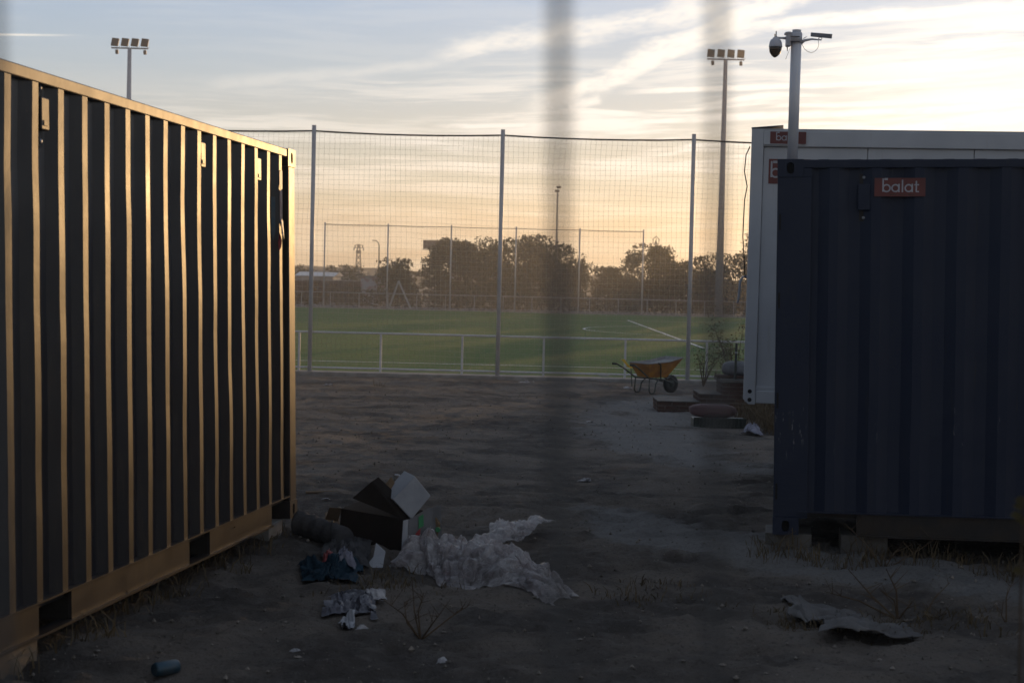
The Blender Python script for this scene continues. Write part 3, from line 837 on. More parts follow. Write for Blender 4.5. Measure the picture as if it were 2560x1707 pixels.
# ------------------------------------------------------------------ ball-stop nets and barriers round the pitch
def ball_net(label, X, Y, z0, htop, cell, r, posts, pr, wav, mat_post, seed, cable_r, group):
    t = thing('ball_stop_net', label, 'net fence', (posts[0], Y, z0), group)
    o = (posts[0], Y, z0)
    for px in posts:
        p = MB().tube([(px, Y, z0 - .25), (px, Y, z0 + htop)], pr, 14 if pr > .04 else 8).build('post', mat_post, t, smooth=True, org=o)
        MB().lathe([(pr * 1.06, 0), (pr * 1.06, .012)], 12, Matrix.Translation((px, Y, z0 + htop - .004))).build('cap', mat_post, p, org=o)
    zt = z0 + htop - .13
    cp = []
    for a, b in zip(posts[:-1], posts[1:]):
        for k in range(6):
            s = k / 6; cp.append((a + (b - a) * s, Y, zt - .05 * 4 * s * (1 - s) * (1 if wav else .4)))
    cp.append((posts[-1], Y, zt))
    MB().tube(cp, cable_r, 6).build('top_cable', M['cable'], t, org=o)
    mb = MB(); xa, xb = posts[0], posts[-1]
    def P(x, z):
        if not wav: return (x, Y + .03, z)
        u = (z - z0) / htop
        low = max(0.0, 1 - u * 5)
        dx = .07 * float(fbm(x * .8, z * .7, seed, 3)) + .22 * low * float(vn(x * .9, 3.3, seed + 3)) + (u > .9) * (u - .9) * .9 * float(vn(x * .8, 7.7, seed))
        dz = .09 * float(fbm(x * .35 + 4, z * .9, seed + 7, 3)) * (1 - max(0, (u - .85) / .15) * .8)
        dy = .10 * float(vn(x * .5, z * .5, seed + 9)) + .03
        return (x + dx, Y + dy, z + dz)
    zz = z0 + .05
    if wav:
        nv = int((xb - xa) / cell)
        for i in range(1, nv):
            x = xa + (xb - xa) * i / nv
            n = 26; mb.tube([P(x, zz + (zt - .04 - zz) * k / n) for k in range(n + 1)], r, 3, False)
        nh = int((zt - zz) / cell)
        for j in range(nh + 1):
            z = zz + (zt - .05 - zz) * j / nh; n = int((xb - xa) / .35)
            mb.tube([P(xa + (xb - xa) * k / n, z) for k in range(n + 1)], r, 3, False)
    else:
        nv = int((xb - xa) / cell)
        for i in range(1, nv): x = xa + (xb - xa) * i / nv; mb.tube([(x, Y + .03, zz), (x, Y + .03, zt)], r, 3, False)
        nh = int((zt - zz) / cell)
        for j in range(nh + 1): z = zz + (zt - zz) * j / nh; mb.tube([(xa, Y + .03, z), (xb, Y + .03, z)], r, 3, False)
    kind(mb.build('netting', M['net'], t, fix=False, org=o), 'stuff')
    return t


NY = 40.3
ball_net('tall ball-stop net on white posts at the near edge of the pitch', None, NY, PZ + .02, 6.0, .125, .0025,
         [-18.85, -14.22, -9.59, -4.955, -.34, 4.33, 8.96, 13.6], .052, True, M['post'], 5, .022, 'ball-stop nets')
fx = [at(p, 700, 118.4).x for p in (810, 968, 1126, 1288, 1447, 1606)]
ball_net('ball-stop net across the far side of the pitch', None, 118.4, PZ + .06, 6.05, .125, .0034, fx, .055, False, M['post'], 9, .028, 'ball-stop nets')


def barrier(label, Y, z0, x0, first, step, n, h, pr, mat, low=True):
    t = thing('pitch_barrier', label, 'barrier', (x0, Y, z0), 'pitch barriers'); o = (x0, Y, z0)
    xe = first + step * (n - 1)
    MB().tube([(x0, Y, z0 + h), (xe + .2, Y, z0 + h)], pr, 10).build('top_rail', mat, t, smooth=True, org=o)
    if low: MB().tube([(x0, Y, z0 + .085), (xe + .2, Y, z0 + .085)], pr * .9, 10).build('bottom_rail', mat, t, smooth=True, org=o)
    for k in range(n):
        x = first + step * k
        MB().box((x - pr, Y - pr, z0 - .2), (x + pr, Y + pr, z0 + h - pr * .6)).build('post', mat, t, org=o)
    return t


barrier('white tube barrier along the near touchline', NY + .16, PZ + .02, -18, -5.24 - 2.01 * 6, 2.01, 16, .955, .026, M['railp'])
barrier('white tube barrier along the far touchline', 117.5, PZ + .06, -34, at(754, 740, 117.5).x - 2.06 * 10, 2.06, 36, 1.05, .024, M['galv'])

# goal frame standing side-on behind the far touchline
gx = at(995, 702, 116.9); gz = PZ + .062
gt = thing('training_goal', 'small white goal frame standing side-on by the far barrier', 'goal', (gx.x, 117.1, gz)); o = (gx.x, 117.1, gz)
ap = (gx.x, 117.1, gz + 1.95)
MB().tube([ap, (gx.x + .9, 117.1, gz)], .032, 8).build('brace', M['galv'], gt, org=o)
MB().tube([ap, (gx.x - .66, 117.1, gz)], .032, 8).build('post', M['galv'], gt, org=o)
MB().tube([ap, (gx.x, 118.1, gz + 1.95)], .032, 8).build('crossbar', M['galv'], gt, org=o)
MB().tube([(gx.x, 118.1, gz + 1.95), (gx.x - .66, 118.1, gz)], .032, 8).build('post', M['galv'], gt, org=o)
MB().tube([(gx.x, 118.1, gz + 1.95), (gx.x + .9, 118.1, gz)], .032, 8).build('brace', M['galv'], gt, org=o)


# ------------------------------------------------------------------ floodlight masts
def flood_mast(label, X, Y, z0, h):
    t = thing('floodlight_mast', label, 'floodlight', (X, Y, z0), 'floodlight masts of the pitch')
    MB().tube([(0, 0, 0), (0, 0, h * .5), (0, 0, h)], [.30, .22, .14], 14).build('pole', M['mastp'], t, smooth=True)
    MB().box((-1.32, -.05, h - .03), (1.36, .05, h + .05)).build('cross_arm', M['mastg'], t)
    for k in range(4):
        x = -1.06 + k * .72
        Mx = Matrix.Translation((x, 0, h + .44)) @ Matrix.Rotation(.10, 4, 'Y') @ Matrix.Rotation(math.radians(-18), 4, 'X')
        f = MB().box((-.26, -.07, -.30), (.26, .07, .30), Mx).build('floodlight', M['flood'], t, bevel=.02)
        fin = MB()
        for j in range(9): fin.box((-.25, -.10, -.27 + j * .065), (.25, -.072, -.25 + j * .065), Mx)
        fin.build('cooling_fin', M['flood'], f)
        MB().tube([(x - .27, -.02, h + .30), (x - .25, 0, h + .06), (x + .29, 0, h + .06), (x + .33, .02, h + .16)], .018, 5).build('bracket', M['mastg'], f)
    for x in (-.92, 1.12):
        Mx = Matrix.Translation((x, 0, h - .26)) @ Matrix.Rotation(-.08, 4, 'Y')
        MB().box((-.10, -.10, -.15), (.10, .10, .15), Mx).build('spotlight', M['flood'], t, bevel=.01)
        MB().tube([(x, 0, h - .10), (x, 0, h - .02)], .02, 5).build('hanger', M['mastg'], t)
    return t


lt_ = at(324, 122, 120); rt_ = at(1819, 150, 120)
flood_mast('floodlight mast rising behind the dark container on the left', lt_.x, 120, -.63, lt_.z + .63)
flood_mast('floodlight mast between the netting and the white cabin', rt_.x - .15, 120, -.63, rt_.z + .63)
dm = at(1395, 478, 232)
t = thing('floodlight_mast', 'thin distant floodlight mast seen edge-on above the trees', 'floodlight', (dm.x, 232, -.8))
MB().tube([(0, 0, 0), (-.05, 0, dm.z + .8)], [.2, .10], 8).build('pole', M['mastg'], t)
for dz, dx in ((.55, .1), (.0, -.1)):
    MB().lathe([(.0, -.2), (.30, -.14), (.36, 0), (.24, .16), (0, .2)], 10, Matrix.Translation((dx, 0, dm.z + .8 + dz))).build('floodlight', M['flood'], t)

# ------------------------------------------------------------------ far buildings, billboard, pylon, street lamp
FZ = -.66
def far_box(name, label, cat, px0, px1, ytop, Y, depth, mat, roof=None):
    a, b = at(px0, ytop, Y), at(px1, ytop, Y)
    t = thing(name, label, cat, ((a.x + b.x) / 2, Y, FZ)); hw = (b.x - a.x) / 2; hh = a.z - FZ
    MB().box((-hw, 0, 0), (hw, depth, hh)).build('wall', mat, t)
    if roof == 'gable':
        MB().poly([(-hw - .2, -.2, hh), (hw + .2, -.2, hh), (hw + .2, depth / 2, hh + .35), (-hw - .2, depth / 2, hh + .35)], (0, 0, .06)).build('roof', M['roofw'], t)
        MB().poly([(hw + .21, -.2, hh + .062), (hw + .21, depth + .2, hh + .062), (hw + .21, depth / 2, hh + .45)], (.05, 0, 0)).build('gable', M['plaster'], t)
        MB().box((-hw + 1.0, -.02, hh * .45), (-hw + 1.9, -.001, hh * .8)).build('window', M['hole'], t)
    elif roof == 'flat': MB().box((-hw - .1, -.1, hh), (hw + .1, depth + .1, hh + .12)).build('coping', M['concrete'], t)
    return t


far_box('low_building', 'low white building with pale sheet roof behind the far barrier', 'building', 742, 832, 690, 150, 7, M['plaster'], 'gable')
far_box('garden_wall', 'grey plastered wall with faded graffiti left of the trees', 'wall', 902, 968, 692, 138, .4, M['graff'], 'flat')
far_box('brick_wall', 'dark brick wall running behind the far barrier on the left', 'wall', 700, 905, 700, 144, .5, M['brick'], 'flat')
far_box('long_building', 'long low grey building on the skyline at the left', 'building', 640, 900, 672, 260, 12, M['plaster'], 'flat')
bb0, bb1 = at(1058, 600, 190), at(1150, 624, 190)
t = thing('billboard', 'dark billboard back jutting out left of the big trees', 'billboard', ((bb0.x + bb1.x) / 2, 190, FZ)); o = ((bb0.x + bb1.x) / 2, 190, FZ)
MB().box((bb0.x, 190, bb1.z), (bb1.x, 190.25, bb0.z)).build('panel', M['hoard'], t, org=o)
MB().box((bb0.x - .05, 189.4, bb1.z - .10), (bb1.x, 190.1, bb1.z - .04)).build('walkway', M['galv'], t, org=o)
for k in (.35, .8):
    xx = bb0.x + (bb1.x - bb0.x) * k
    MB().tube([(xx, 190.4, FZ), (xx, 190.4, bb0.z)], .14, 8).build('leg', M['mastg'], t, org=o)
py_ = at(897, 610, 330)
t = thing('pylon', 'distant lattice pylon with short cross arms on the skyline', 'pylon', (py_.x, 330, -.8)); hh = py_.z + .8
lat = MB()
for sx in (-1, 1):
    for sy in (-1, 1): lat.tube([(sx * .8, sy * .8, 0), (sx * .22, sy * .22, hh)], .10, 4)
for k in range(8):
    z0, z1 = hh * k / 8, hh * (k + 1) / 8; w0, w1 = .8 - .58 * k / 8, .8 - .58 * (k + 1) / 8
    for sy in (-1, 1): lat.tube([(-w0, sy * w0, z0), (w1, sy * w1, z1)], .06, 4); lat.tube([(w0, sy * w0, z0), (-w1, sy * w1, z1)], .06, 4)
lat.build('lattice', M['flood'], t)
for k, w in ((0.2, .8), (.75, 1.0)):
    MB().box((-w, -.09, hh - k - .12), (w, .09, hh - k)).build('cross_arm', M['flood'], t)
    for sx in (-1, 1): MB().tube([(sx * w * .95, 0, hh - k - .1), (sx * w * .95, 0, hh - k - .55)], .12, 5).build('insulator', M['flood'], t)
MB().box((-.5, -.4, hh - 1.9), (.5, .4, hh - 1.3)).build('transformer', M['flood'], t)
sl_ = at(948, 602, 210)
t = thing('street_lamp', 'thin street lamp with curved arm left of the billboard', 'street lamp', (sl_.x, 210, -.7)); hh = sl_.z + .7
MB().tube([(0, 0, 0), (0, 0, hh - .7), (-.12, 0, hh - .25), (-.4, 0, hh)], [.11, .07, .06, .05], 8).build('pole', M['flood'], t)
MB().box((-.85, -.12, hh - .05), (-.35, .12, hh + .06)).build('lamp_head', M['flood'], t, bevel=.02)
bx = at(1640, 605, 160)
t = thing('roof_frame', 'small open gabled metal frame on a pole above the round tree', 'frame', (bx.x, 160, FZ)); hh = bx.z - FZ
MB().tube([(0, 0, 0), (0, 0, hh)], .07, 6).build('pole', M['flood'], t)
fr_ = MB()
for a, b in (((-.28, hh - .25), (-.28, hh + .25)), ((.28, hh - .25), (.28, hh + .25)), ((-.36, hh + .2), (0, hh + .55)), ((.36, hh + .2), (0, hh + .55)), ((-.2, hh - .3), (.05, hh + .3)), ((.2, hh - .3), (-.05, hh + .2))):
    fr_.tube([(a[0], 0, a[1]), (b[0], 0, b[1])], .035, 5)
fr_.build('gable_frame', M['flood'], t)


# ------------------------------------------------------------------ trees
def tree(label, px, ytop, Y, rw, seed, mat='leaf', n=2300, name='tree', dens=1.0, leaf=.17, low=.12, X=None, h=None, sparse=False):
    rr = random.Random(seed); rg = np.random.default_rng(seed)
    if X is None: p = at(px, ytop, Y); X, h = p.x, p.z - FZ
    t = thing(name, label, 'tree', (X, Y, FZ - .05), 'trees beyond the pitch')
    tr = MB(); th_ = h * (.45 if not sparse else .8)
    tr.tube([(0, 0, 0), (rr.uniform(-.1, .1), 0, th_ * .5), (rr.uniform(-.2, .2), 0, th_)], [.05 + h * .016, .04 + h * .011, .03 + h * .005], 7)
    cl = []
    nc = 34 if not sparse else 12
    for k in range(nc):
        a = rr.uniform(0, 2 * math.pi); u = rr.uniform(low, .93); rad = rw * (math.sin(math.pi * (u * .80 + .10)) ** .5) * rr.uniform(.2, .9)
        c = Vector((rad * math.cos(a), rad * math.sin(a) * .8, u * h)); cl.append((c, rw * rr.uniform(.24, .44)))
        if k < 9: tr.tube([(0, 0, th_ * rr.uniform(.4, .95)), tuple(c * .55 + Vector((0, 0, th_ * .25))), tuple(c)], [.03 + h * .005, .02 + h * .003, .012], 5)
    tr.build('trunk', M['bark'], t)
    per = int(n * dens / nc); V = []
    for c, r in cl:
        d = rg.normal(size=(per, 3)); d /= np.linalg.norm(d, axis=1)[:, None]
        rad = r * rg.uniform(.25, 1.0, per) ** .5 * (1 + .35 * rg.normal(size=per).clip(-1, 1.6) * .6)
        P = np.array(c) + d * rad[:, None] * np.array([1, 1, .85])
        P[:, 2] = np.clip(P[:, 2], .05, h * 1.0 + .15 * rg.uniform(-1, 1, per))
        a = rg.normal(size=(per, 3)); a /= np.linalg.norm(a, axis=1)[:, None]
        b = np.cross(a, rg.normal(size=(per, 3))); b /= np.linalg.norm(b, axis=1)[:, None]
        s = leaf * rg.uniform(.5, 1.25, per)[:, None]
        V.append(np.stack([P - a * s * .8, P + b * s * .32, P + a * s * .8, P - b * s * .32], 1))
    V = np.concatenate(V); m = len(V)
    me = bpy.data.meshes.new('crown'); me.from_pydata(V.reshape(-1, 3).tolist(), [], np.arange(m * 4).reshape(m, 4).tolist())
    me.materials.append(M[mat]); o = bpy.data.objects.new('crown', me); C.objects.link(o); o.parent = t
    return t


TR = [('yellowish bush at the left foot of the big tree clump', 1000, 648, 126, 1.9, 'leaf3', 1500),
      ('leafy tree half hiding the billboard', 1106, 602, 133, 1.55, 'leaf2', 2600),
      ('dark tree just right of the billboard tree', 1146, 594, 131, 2.0, 'leaf2', 2600),
      ('dark tree directly behind the middle net post', 1196, 592, 134, 2.4, 'leaf2', 2600),
      ('tree in the middle of the big clump', 1262, 596, 132, 2.1, 'leaf', 2600),
      ('tallest rounded tree of the big clump', 1322, 588, 134, 2.3, 'leaf2', 2900),
      ('sloping tree at the right of the big clump', 1380, 608, 132, 2.1, 'leaf', 2600),
      ('low tree at the right foot of the big clump', 1428, 646, 130, 1.7, 'leaf3', 1800),
      ('small round bushy tree in the gap of the skyline', 1522, 668, 136, 1.7, 'leaf3', 1600),
      ('low bush between the gap and the round tree', 1570, 690, 128, 1.4, 'leaf3', 1200),
      ('round solitary tree right of the skyline gap', 1618, 612, 129, 2.15, 'leaf', 2800),
      ('bushy tree leaning against the round solitary tree', 1660, 640, 127, 1.6, 'leaf', 1700),
      ('low hedge tree left of the right floodlight mast', 1722, 650, 126, 1.9, 'leaf2', 2000),
      ('hedge tree directly behind the right floodlight mast', 1775, 640, 127, 1.8, 'leaf2', 2000),
      ('dense hedge tree beside the white cabin edge', 1838, 636, 125, 1.9, 'leaf2', 2200),
      ('dark shrub in front of the long grey building', 862, 662, 170, 2.1, 'leaf2', 1200),
      ('low shrub on the skyline beside the container edge', 752, 660, 175, 1.8, 'leaf2', 900),
      ('round dark bush right of the graffiti wall', 972, 668, 150, 1.6, 'leaf2', 1000)]
for i, (lb, px, yt, Y, rw, m, n) in enumerate(TR): tree(lb, px, yt, Y, rw * 1.12, 100 + i, m, int(n * 2.2), leaf=.20)
tree('thin wispy sapling above the right end of the big clump', 1452, 618, 128, .75, 140, 'leaf3', 260, 'sapling', sparse=True, low=.45, leaf=.15)
tree('feathery open tree around the right floodlight mast', 1812, 600, 122, 1.5, 141, 'leaf', 800, 'tree', sparse=True, low=.4, leaf=.15)
tree('tall sparse tree peeking out beside the white cabin', 1872, 566, 118, 1.0, 142, 'leaf', 380, 'tree', sparse=True, low=.5, leaf=.15)
for i, (X, Y, h, rw) in enumerate(((24.5, 118, 8.2, 2.8), (28.0, 112, 9.2, 3.0), (32.0, 109, 9.6, 3.0), (30.5, 121, 10.0, 3.2), (36.0, 112, 9.4, 3.0), (20.6, 123, 6.6, 2.4))):
    tree(['tree at the goal end hidden behind the white cabin', 'broad tree beyond the goal line behind the cabin', 'tall tree beyond the goal line behind the cabin',
          'tallest tree far behind the white cabin', 'outermost tree on the right behind the cabin', 'low tree at the far corner behind the cabin'][i], 0, 0, Y, rw, 160 + i, 'leaf2', 3200, X=X, h=h + .4, leaf=.24)

rg = np.random.default_rng(7); nS = 9000
P = np.stack([rg.uniform(-26, 26, nS), rg.uniform(119.2, 124.5, nS), np.zeros(nS)], 1)
hgt = (.9 + 1.1 * (fbm(P[:, 0] * .25, P[:, 1] * .3, 3, 3) + .5)); P[:, 2] = FZ + hgt * rg.uniform(0, 1, nS) ** .8
a = rg.normal(size=(nS, 3)); a /= np.linalg.norm(a, axis=1)[:, None]; b = np.cross(a, rg.normal(size=(nS, 3))); b /= np.linalg.norm(b, axis=1)[:, None]
s = .17 * rg.uniform(.5, 1.4, nS)[:, None]
V = np.stack([P - a * s, P + b * s * .35, P + a * s, P - b * s * .35], 1).reshape(-1, 3)
me = bpy.data.meshes.new('undergrowth'); me.from_pydata(V.tolist(), [], np.arange(nS * 4).reshape(-1, 4).tolist()); me.materials.append(M['scrub'])
o = kind(bpy.data.objects.new('undergrowth', me), 'stuff'); C.objects.link(o); tag(o, 'brown undergrowth along the far side of the pitch', 'undergrowth')
# distant hedge line on the skyline
pr = []
for k in range(121):
    X = -150 + k * 2.5; pr.append((X, 420 + 10 * math.sin(X * .05), 3.0 - X * .012 + 1.2 * float(fbm(X * .09, 1, 2, 4))))
mb = MB(); mb.strip(pr, lambda p: (p[0], p[1], -1.2), lambda p: (p[0], p[1], p[2])); mb.strip(pr, lambda p: (p[0], p[1] + 1, p[2]), lambda p: (p[0], p[1] + 25, -1.2)); mb.strip(pr, lambda p: (p[0], p[1], p[2]), lambda p: (p[0], p[1] + 1, p[2]))
o = kind(mb.build('distant_treeline', M['far_hedge']), 'stuff'); tag(o, 'low dark line of far-off trees along the horizon', 'treeline')

# ------------------------------------------------------------------ brick steps with what stands on them
S0 = onground(1645, 1028); SY = S0.y; SZ = S0.z - .02
st_ = thing('brick_steps', 'brick steps topped by a concrete slab beside the cabin', 'steps', (S0.x, SY, SZ)); o = (S0.x, SY, SZ)
X2 = at(1750, 1000, SY + .02).x; X3 = at(1806, 970, SY + .04).x; XE = X3 + .95; DEP = 1.05
co = .068; bme = {}
def brick_mesh(l):
    k = round(l, 2)
    if k not in bme:
        bo = MB().box((.003, .0, .003), (k - .009, .10, co - .009)).build('brick', M['brick'], st_); bme[k] = bo.data
        bpy.data.objects.remove(bo)
    return bme[k]
def put_brick(x, y, z, l, rz=0):
    b = bpy.data.objects.new('brick', brick_mesh(l)); C.objects.link(b); b.parent = st_
    b.location = (x - o[0], y - o[1], z - o[2]); b.rotation_euler = (random.uniform(-.01, .01), 0, rz + random.uniform(-.012, .012))
random.seed(4)
for lev, (x0, c0, c1, yo) in enumerate(((S0.x, 0, 3, 0.0), (X2, 3, 5, .02), (X3, 5, 8, .04))):
    MB().box((x0 + .02, SY + yo + .02, SZ - .1 if lev == 0 else SZ + c0 * co - .005), (XE, SY + DEP, SZ + c1 * co - .006)).build('mortar_core', M['mortar'], st_, org=o)
    for c in range(c0, c1):
        x = x0 + (0 if c % 2 else -.0); first = .12 if c % 2 else .24
        while x < XE - .05:
            l = min(first, XE - x); put_brick(x, SY + yo + random.uniform(-.004, .004), SZ + c * co, l); x += l; first = .24
        y = SY + yo + .11
        while y < SY + DEP - .2:
            put_brick(x0 + random.uniform(-.004, .004), y + .24, SZ + c * co, .24, -math.pi / 2); y += .24
tops = ((S0.x, X2, 3), (X2, X3, 5))
for a_x, b_x, c in tops:
    MB().box((a_x - .01, SY - .015, SZ + c * co - .004), (b_x - .005, SY + DEP, SZ + c * co + .012)).build('tread', M['stepc'], st_, org=o, bevel=.006)
MB().box((X3 - .03, SY + .0, SZ + 8 * co), (XE, SY + DEP, SZ + 8 * co + .06)).build('slab', M['stepc'], st_, org=o, bevel=.01)
TZ = SZ + 8 * co + .06


def sackmesh(cx, cy, cz, lx, ly, lz, seed, n=18, m=12):
    mb = MB(); V = []
    for i in range(m + 1):
        ph = math.pi * i / m
        for k in range(n):
            q_ = 2 * math.pi * k / n
            sx = math.copysign(abs(math.cos(q_)) ** .75, math.cos(q_)); sy = math.copysign(abs(math.sin(q_)) ** .75, math.sin(q_))
            r = math.sin(ph) ** .7; w = 1 + .16 * float(fbm(q_ * 1.3 + seed, ph * 2, seed, 3))
            V.append((cx + lx * r * sx * w, cy + ly * r * sy * w, cz + lz * (1 + math.copysign(abs(math.cos(ph)) ** .8, math.cos(ph)) * w) ))
    F = [(i * n + k, i * n + (k + 1) % n, (i + 1) * n + (k + 1) % n, (i + 1) * n + k) for i in range(m) for k in range(n)]
    return mb.add(V, F)


sx_ = at(1842, 920, SY + .45)
tag(sackmesh(sx_.x, SY + .45, TZ + .045, .26, .22, .125, 5).build('cement_sack', M['sack'], smooth=True), 'grey slumped sack on the slab of the brick steps', 'sack')
cb0 = MB(); cb0.box((sx_.x - .36, SY + .25, TZ), (sx_.x + .2, SY + .62, TZ + .055)); tag(cb0.build('loose_bricks', M['brick'], bevel=.01), 'flat dark red slab of bricks under the grey sack', 'bricks')
pp = at(1840, 850, SY + .2)
pt_ = thing('handrail_post', 'dark upright tube standing on the brick steps', 'post', (pp.x, SY + .12, TZ - .0)); o = (pp.x, SY + .12, TZ)
MB().tube([(pp.x - .01, SY + .12, TZ), (pp.x, SY + .12, at(1840, 858, SY + .12).z)], .022, 10).build('tube', M['frame_g'], pt_, org=o)
MB().tube([(pp.x, SY + .12, at(1840, 884, SY).z), (pp.x, SY + .12, at(1840, 880, SY).z)], .027, 10).build('collar', M['galv'], pt_, org=o)
MB().lathe([(.06, 0), (.06, .012)], 10, Matrix.Translation((pp.x - .01, SY + .12, TZ))).build('base_plate', M['frame_g'], pt_, org=o)

# shrub behind the steps, against the netting
def shrub(label, X, Y, z0, h, w, n, mat, seed, leaf=.05, cat='shrub', name='shrub', stems=9):
    rg_ = np.random.default_rng(seed); rr = random.Random(seed)
    t = thing(name, label, cat, (X, Y, z0)); sb = MB(); V = []
    for k in range(stems):
        a = rr.uniform(0, 6.28); rad = w * rr.uniform(.2, 1); top = Vector((rad * math.cos(a), rad * math.sin(a), h * rr.uniform(.5, 1)))
        mid = top * .5 + Vector((rr.uniform(-.1, .1) * w, rr.uniform(-.1, .1) * w, h * .12))
        sb.tube([(0, 0, 0), tuple(mid), tuple(top)], [.012, .008, .003], 4)
        m = n // stems; tt = rg_.uniform(.25, 1.0, m)
        P = np.outer(1 - tt, np.array(mid)) * 1.0 + np.outer(tt, np.array(top)) + rg_.normal(size=(m, 3)) * w * .14
        P[:, 2] = np.abs(P[:, 2]); V.append(P)
    sb.build('stem', M['twig'], t)
    P = np.concatenate(V); m = len(P); a = rg_.normal(size=(m, 3)); a /= np.linalg.norm(a, axis=1)[:, None]
    b = np.cross(a, rg_.normal(size=(m, 3))); b /= np.linalg.norm(b, axis=1)[:, None]; s = leaf * rg_.uniform(.5, 1.3, m)[:, None]
    Q = np.stack([P - a * s, P + b * s * .4, P + a * s, P - b * s * .4], 1)
    me = bpy.data.meshes.new('foliage'); me.from_pydata(Q.reshape(-1, 3).tolist(), [], np.arange(m * 4).reshape(m, 4).tolist()); me.materials.append(M[mat])
    f = bpy.data.objects.new('foliage', me); C.objects.link(f); f.parent = t
    return t


sh = at(1835, 900, 37.2)
shrub('straggly shrub by the net behind the brick steps', sh.x, 37.2, G(sh.x, 37.2), 1.55, .75, 900, 'leaf3', 61, leaf=.03)
sh = at(1760, 900, 38.0)
shrub('low loose shrub between the wheelbarrow and the steps', sh.x, 38.0, G(sh.x, 38.0), .95, .8, 420, 'leaf', 62, leaf=.028)

# maroon sack on a metal grate at the foot of the steps
gs = onground(1795, 1068)
gt = thing('metal_grate', 'dark slatted grate lying under the maroon sack', 'grate', gs); gb = []
for k in range(14):
    x = -.33 + k * .052
    MB().box((x, -.02, -.02), (x + .022, .0, .14)).build('slat', M['frame_g'], gt)
for zz in (.0, .12): MB().box((-.36, .002, zz), (.42, .03, zz + .03)).build('rail', M['frame_g'], gt)
MB().box((-.36, .032, -.02), (.42, .40, .13)).build('body', M['frame_g'], gt, bevel=.01)
sp_ = at(1782, 1040, gs.y + .18)
tag(sackmesh(sp_.x, gs.y + .18, gs.z + .135, .35, .20, .105, 11).build('maroon_sack', M['maroon'], smooth=True), 'plump maroon sack lying on the slatted grate', 'sack')

# ------------------------------------------------------------------ wheelbarrow
wl = onground(1634, 984)
wb = thing('wheelbarrow', 'yellow wheelbarrow with cement-caked tray parked by the net', 'wheelbarrow', wl, rot=(0, 0, math.radians(33)))
# local +x towards the wheel
def ringpts(z, x0, x1, w, n=7):
    return [(x0, -w, z), (x0, w, z), (x1, w, z), (x1, -w, z)]
def tray(off, name, mat, par, inner):
    b = [(-.27, -.20), (-.27, .20), (.20, .17), (.20, -.17)]; tpts = [(-.40, -.33, .62), (-.40, .33, .62), (.52, .30, .74), (.52, -.30, .74)]
    md = [(.12, -.34, .655), (.12, .34, .655)]
    k = off; B = [(x * (1 - k * .6), y * (1 - k), .335 + k * .2) for x, y in b]
    Tn = [tpts[0], md[0], tpts[3], tpts[2], md[1], tpts[1]]
    if k: Tn = [(x * (1 - k * .5), y * (1 - k), z + .003) for x, y, z in Tn]
    Bm = [B[0], (-.02, B[0][1] * .95, B[0][2]), B[3], B[2], (-.02, B[1][1] * .95, B[0][2]), B[1]]
    mb = MB(); mb.add(Bm + Tn, [(0, 5, 4, 3, 2, 1)] + [(i, (i + 1) % 6, 6 + (i + 1) % 6, 6 + i) for i in range(6)])
    return mb, Tn
mb, Tn = tray(0, 'tray', M['yellow'], wb, False); tr_ = mb.build('tray', M['yellow'], wb)
mi, Ti = tray(.03, 'tray', M['tray_in'], wb, True); mi.build('tray_lining', M['tray_in'], tr_)
MB().tube(Tn + [Tn[0]], .011, 6).build('rim', M['tray_in'], tr_)
MB().add(Ti[:3] + Ti[3:], [(0, 1, 4, 5), (1, 2, 3, 4)]).build('dried_mortar', M['tray_in'], tr_).location = (0, 0, -.05)
for s in (-1, 1):
    MB().tube([(-.84, s * .30, .60), (-.74, s * .30, .595), (-.60, s * .28, .52), (-.30, s * .23, .315), (.10, s * .19, .29), (.44, s * .08, .20)], .016, 8).build('handle', M['frame_g'], wb, smooth=True)
    MB().tube([(-.85, s * .30, .60), (-.75, s * .30, .596)], .022, 8).build('grip', M['rubber'], wb)
    MB().tube([(-.30, s * .235, .30), (-.31, s * .25, .06), (-.28, s * .25, .015), (-.20, s * .25, .012), (-.165, s * .25, .06), (-.14, s * .24, .20), (-.06, s * .22, .29)], .015, 8).build('leg', M['frame_g'], wb, smooth=True)
    MB().tube([(.02, s * .20, .30), (-.10, s * .345, .60), (-.17, s * .345, .64)], .013, 8).build('tray_brace', M['frame_g'], wb, smooth=True)
    MB().tube([(.18, s * .18, .30), (.30, s * .14, .34), (.58, s * .07, .20)], .011, 6).build('wheel_brace', M['frame_g'], wb)
wc = Matrix.Translation((.44, 0, .185)) @ Matrix.Rotation(math.pi / 2, 4, 'X')
wh = MB().lathe([(.10, -.035), (.155, -.042), (.185, -.02), (.188, 0), (.185, .02), (.155, .042), (.10, .035)], 24, wc).build('wheel', M['rubber'], wb, smooth=True)
MB().lathe([(.03, -.05), (.098, -.03), (.098, .03), (.03, .05)], 18, wc).build('rim', M['frame_g'], wh)
ys_ = [at(1553, 899, 36.4), at(1562, 898, 36.4), at(1568, 908, 36.4), at(1576, 915, 36.4), at(1584, 919.5, 36.4), at(1578, 921, 36.4), at(1568, 916, 36.4), at(1561, 907, 36.4)]
gy = G(ys_[4].x, 36.4)
ya_ = thing('yellow_marker', 'bright yellow plastic strip leaning on a stake behind the wheelbarrow', 'strip', (ys_[4].x, 36.4, gy)); o = (ys_[4].x, 36.4, gy)
MB().poly(ys_, (0, .02, 0)).build('strip', M['yelstrip'], ya_, org=o)
MB().tube([(ys_[4].x - .02, 36.43, gy - .05), (ys_[4].x - .06, 36.43, ys_[3].z)], .012, 6).build('stake', M['frame_g'], ya_, org=o)

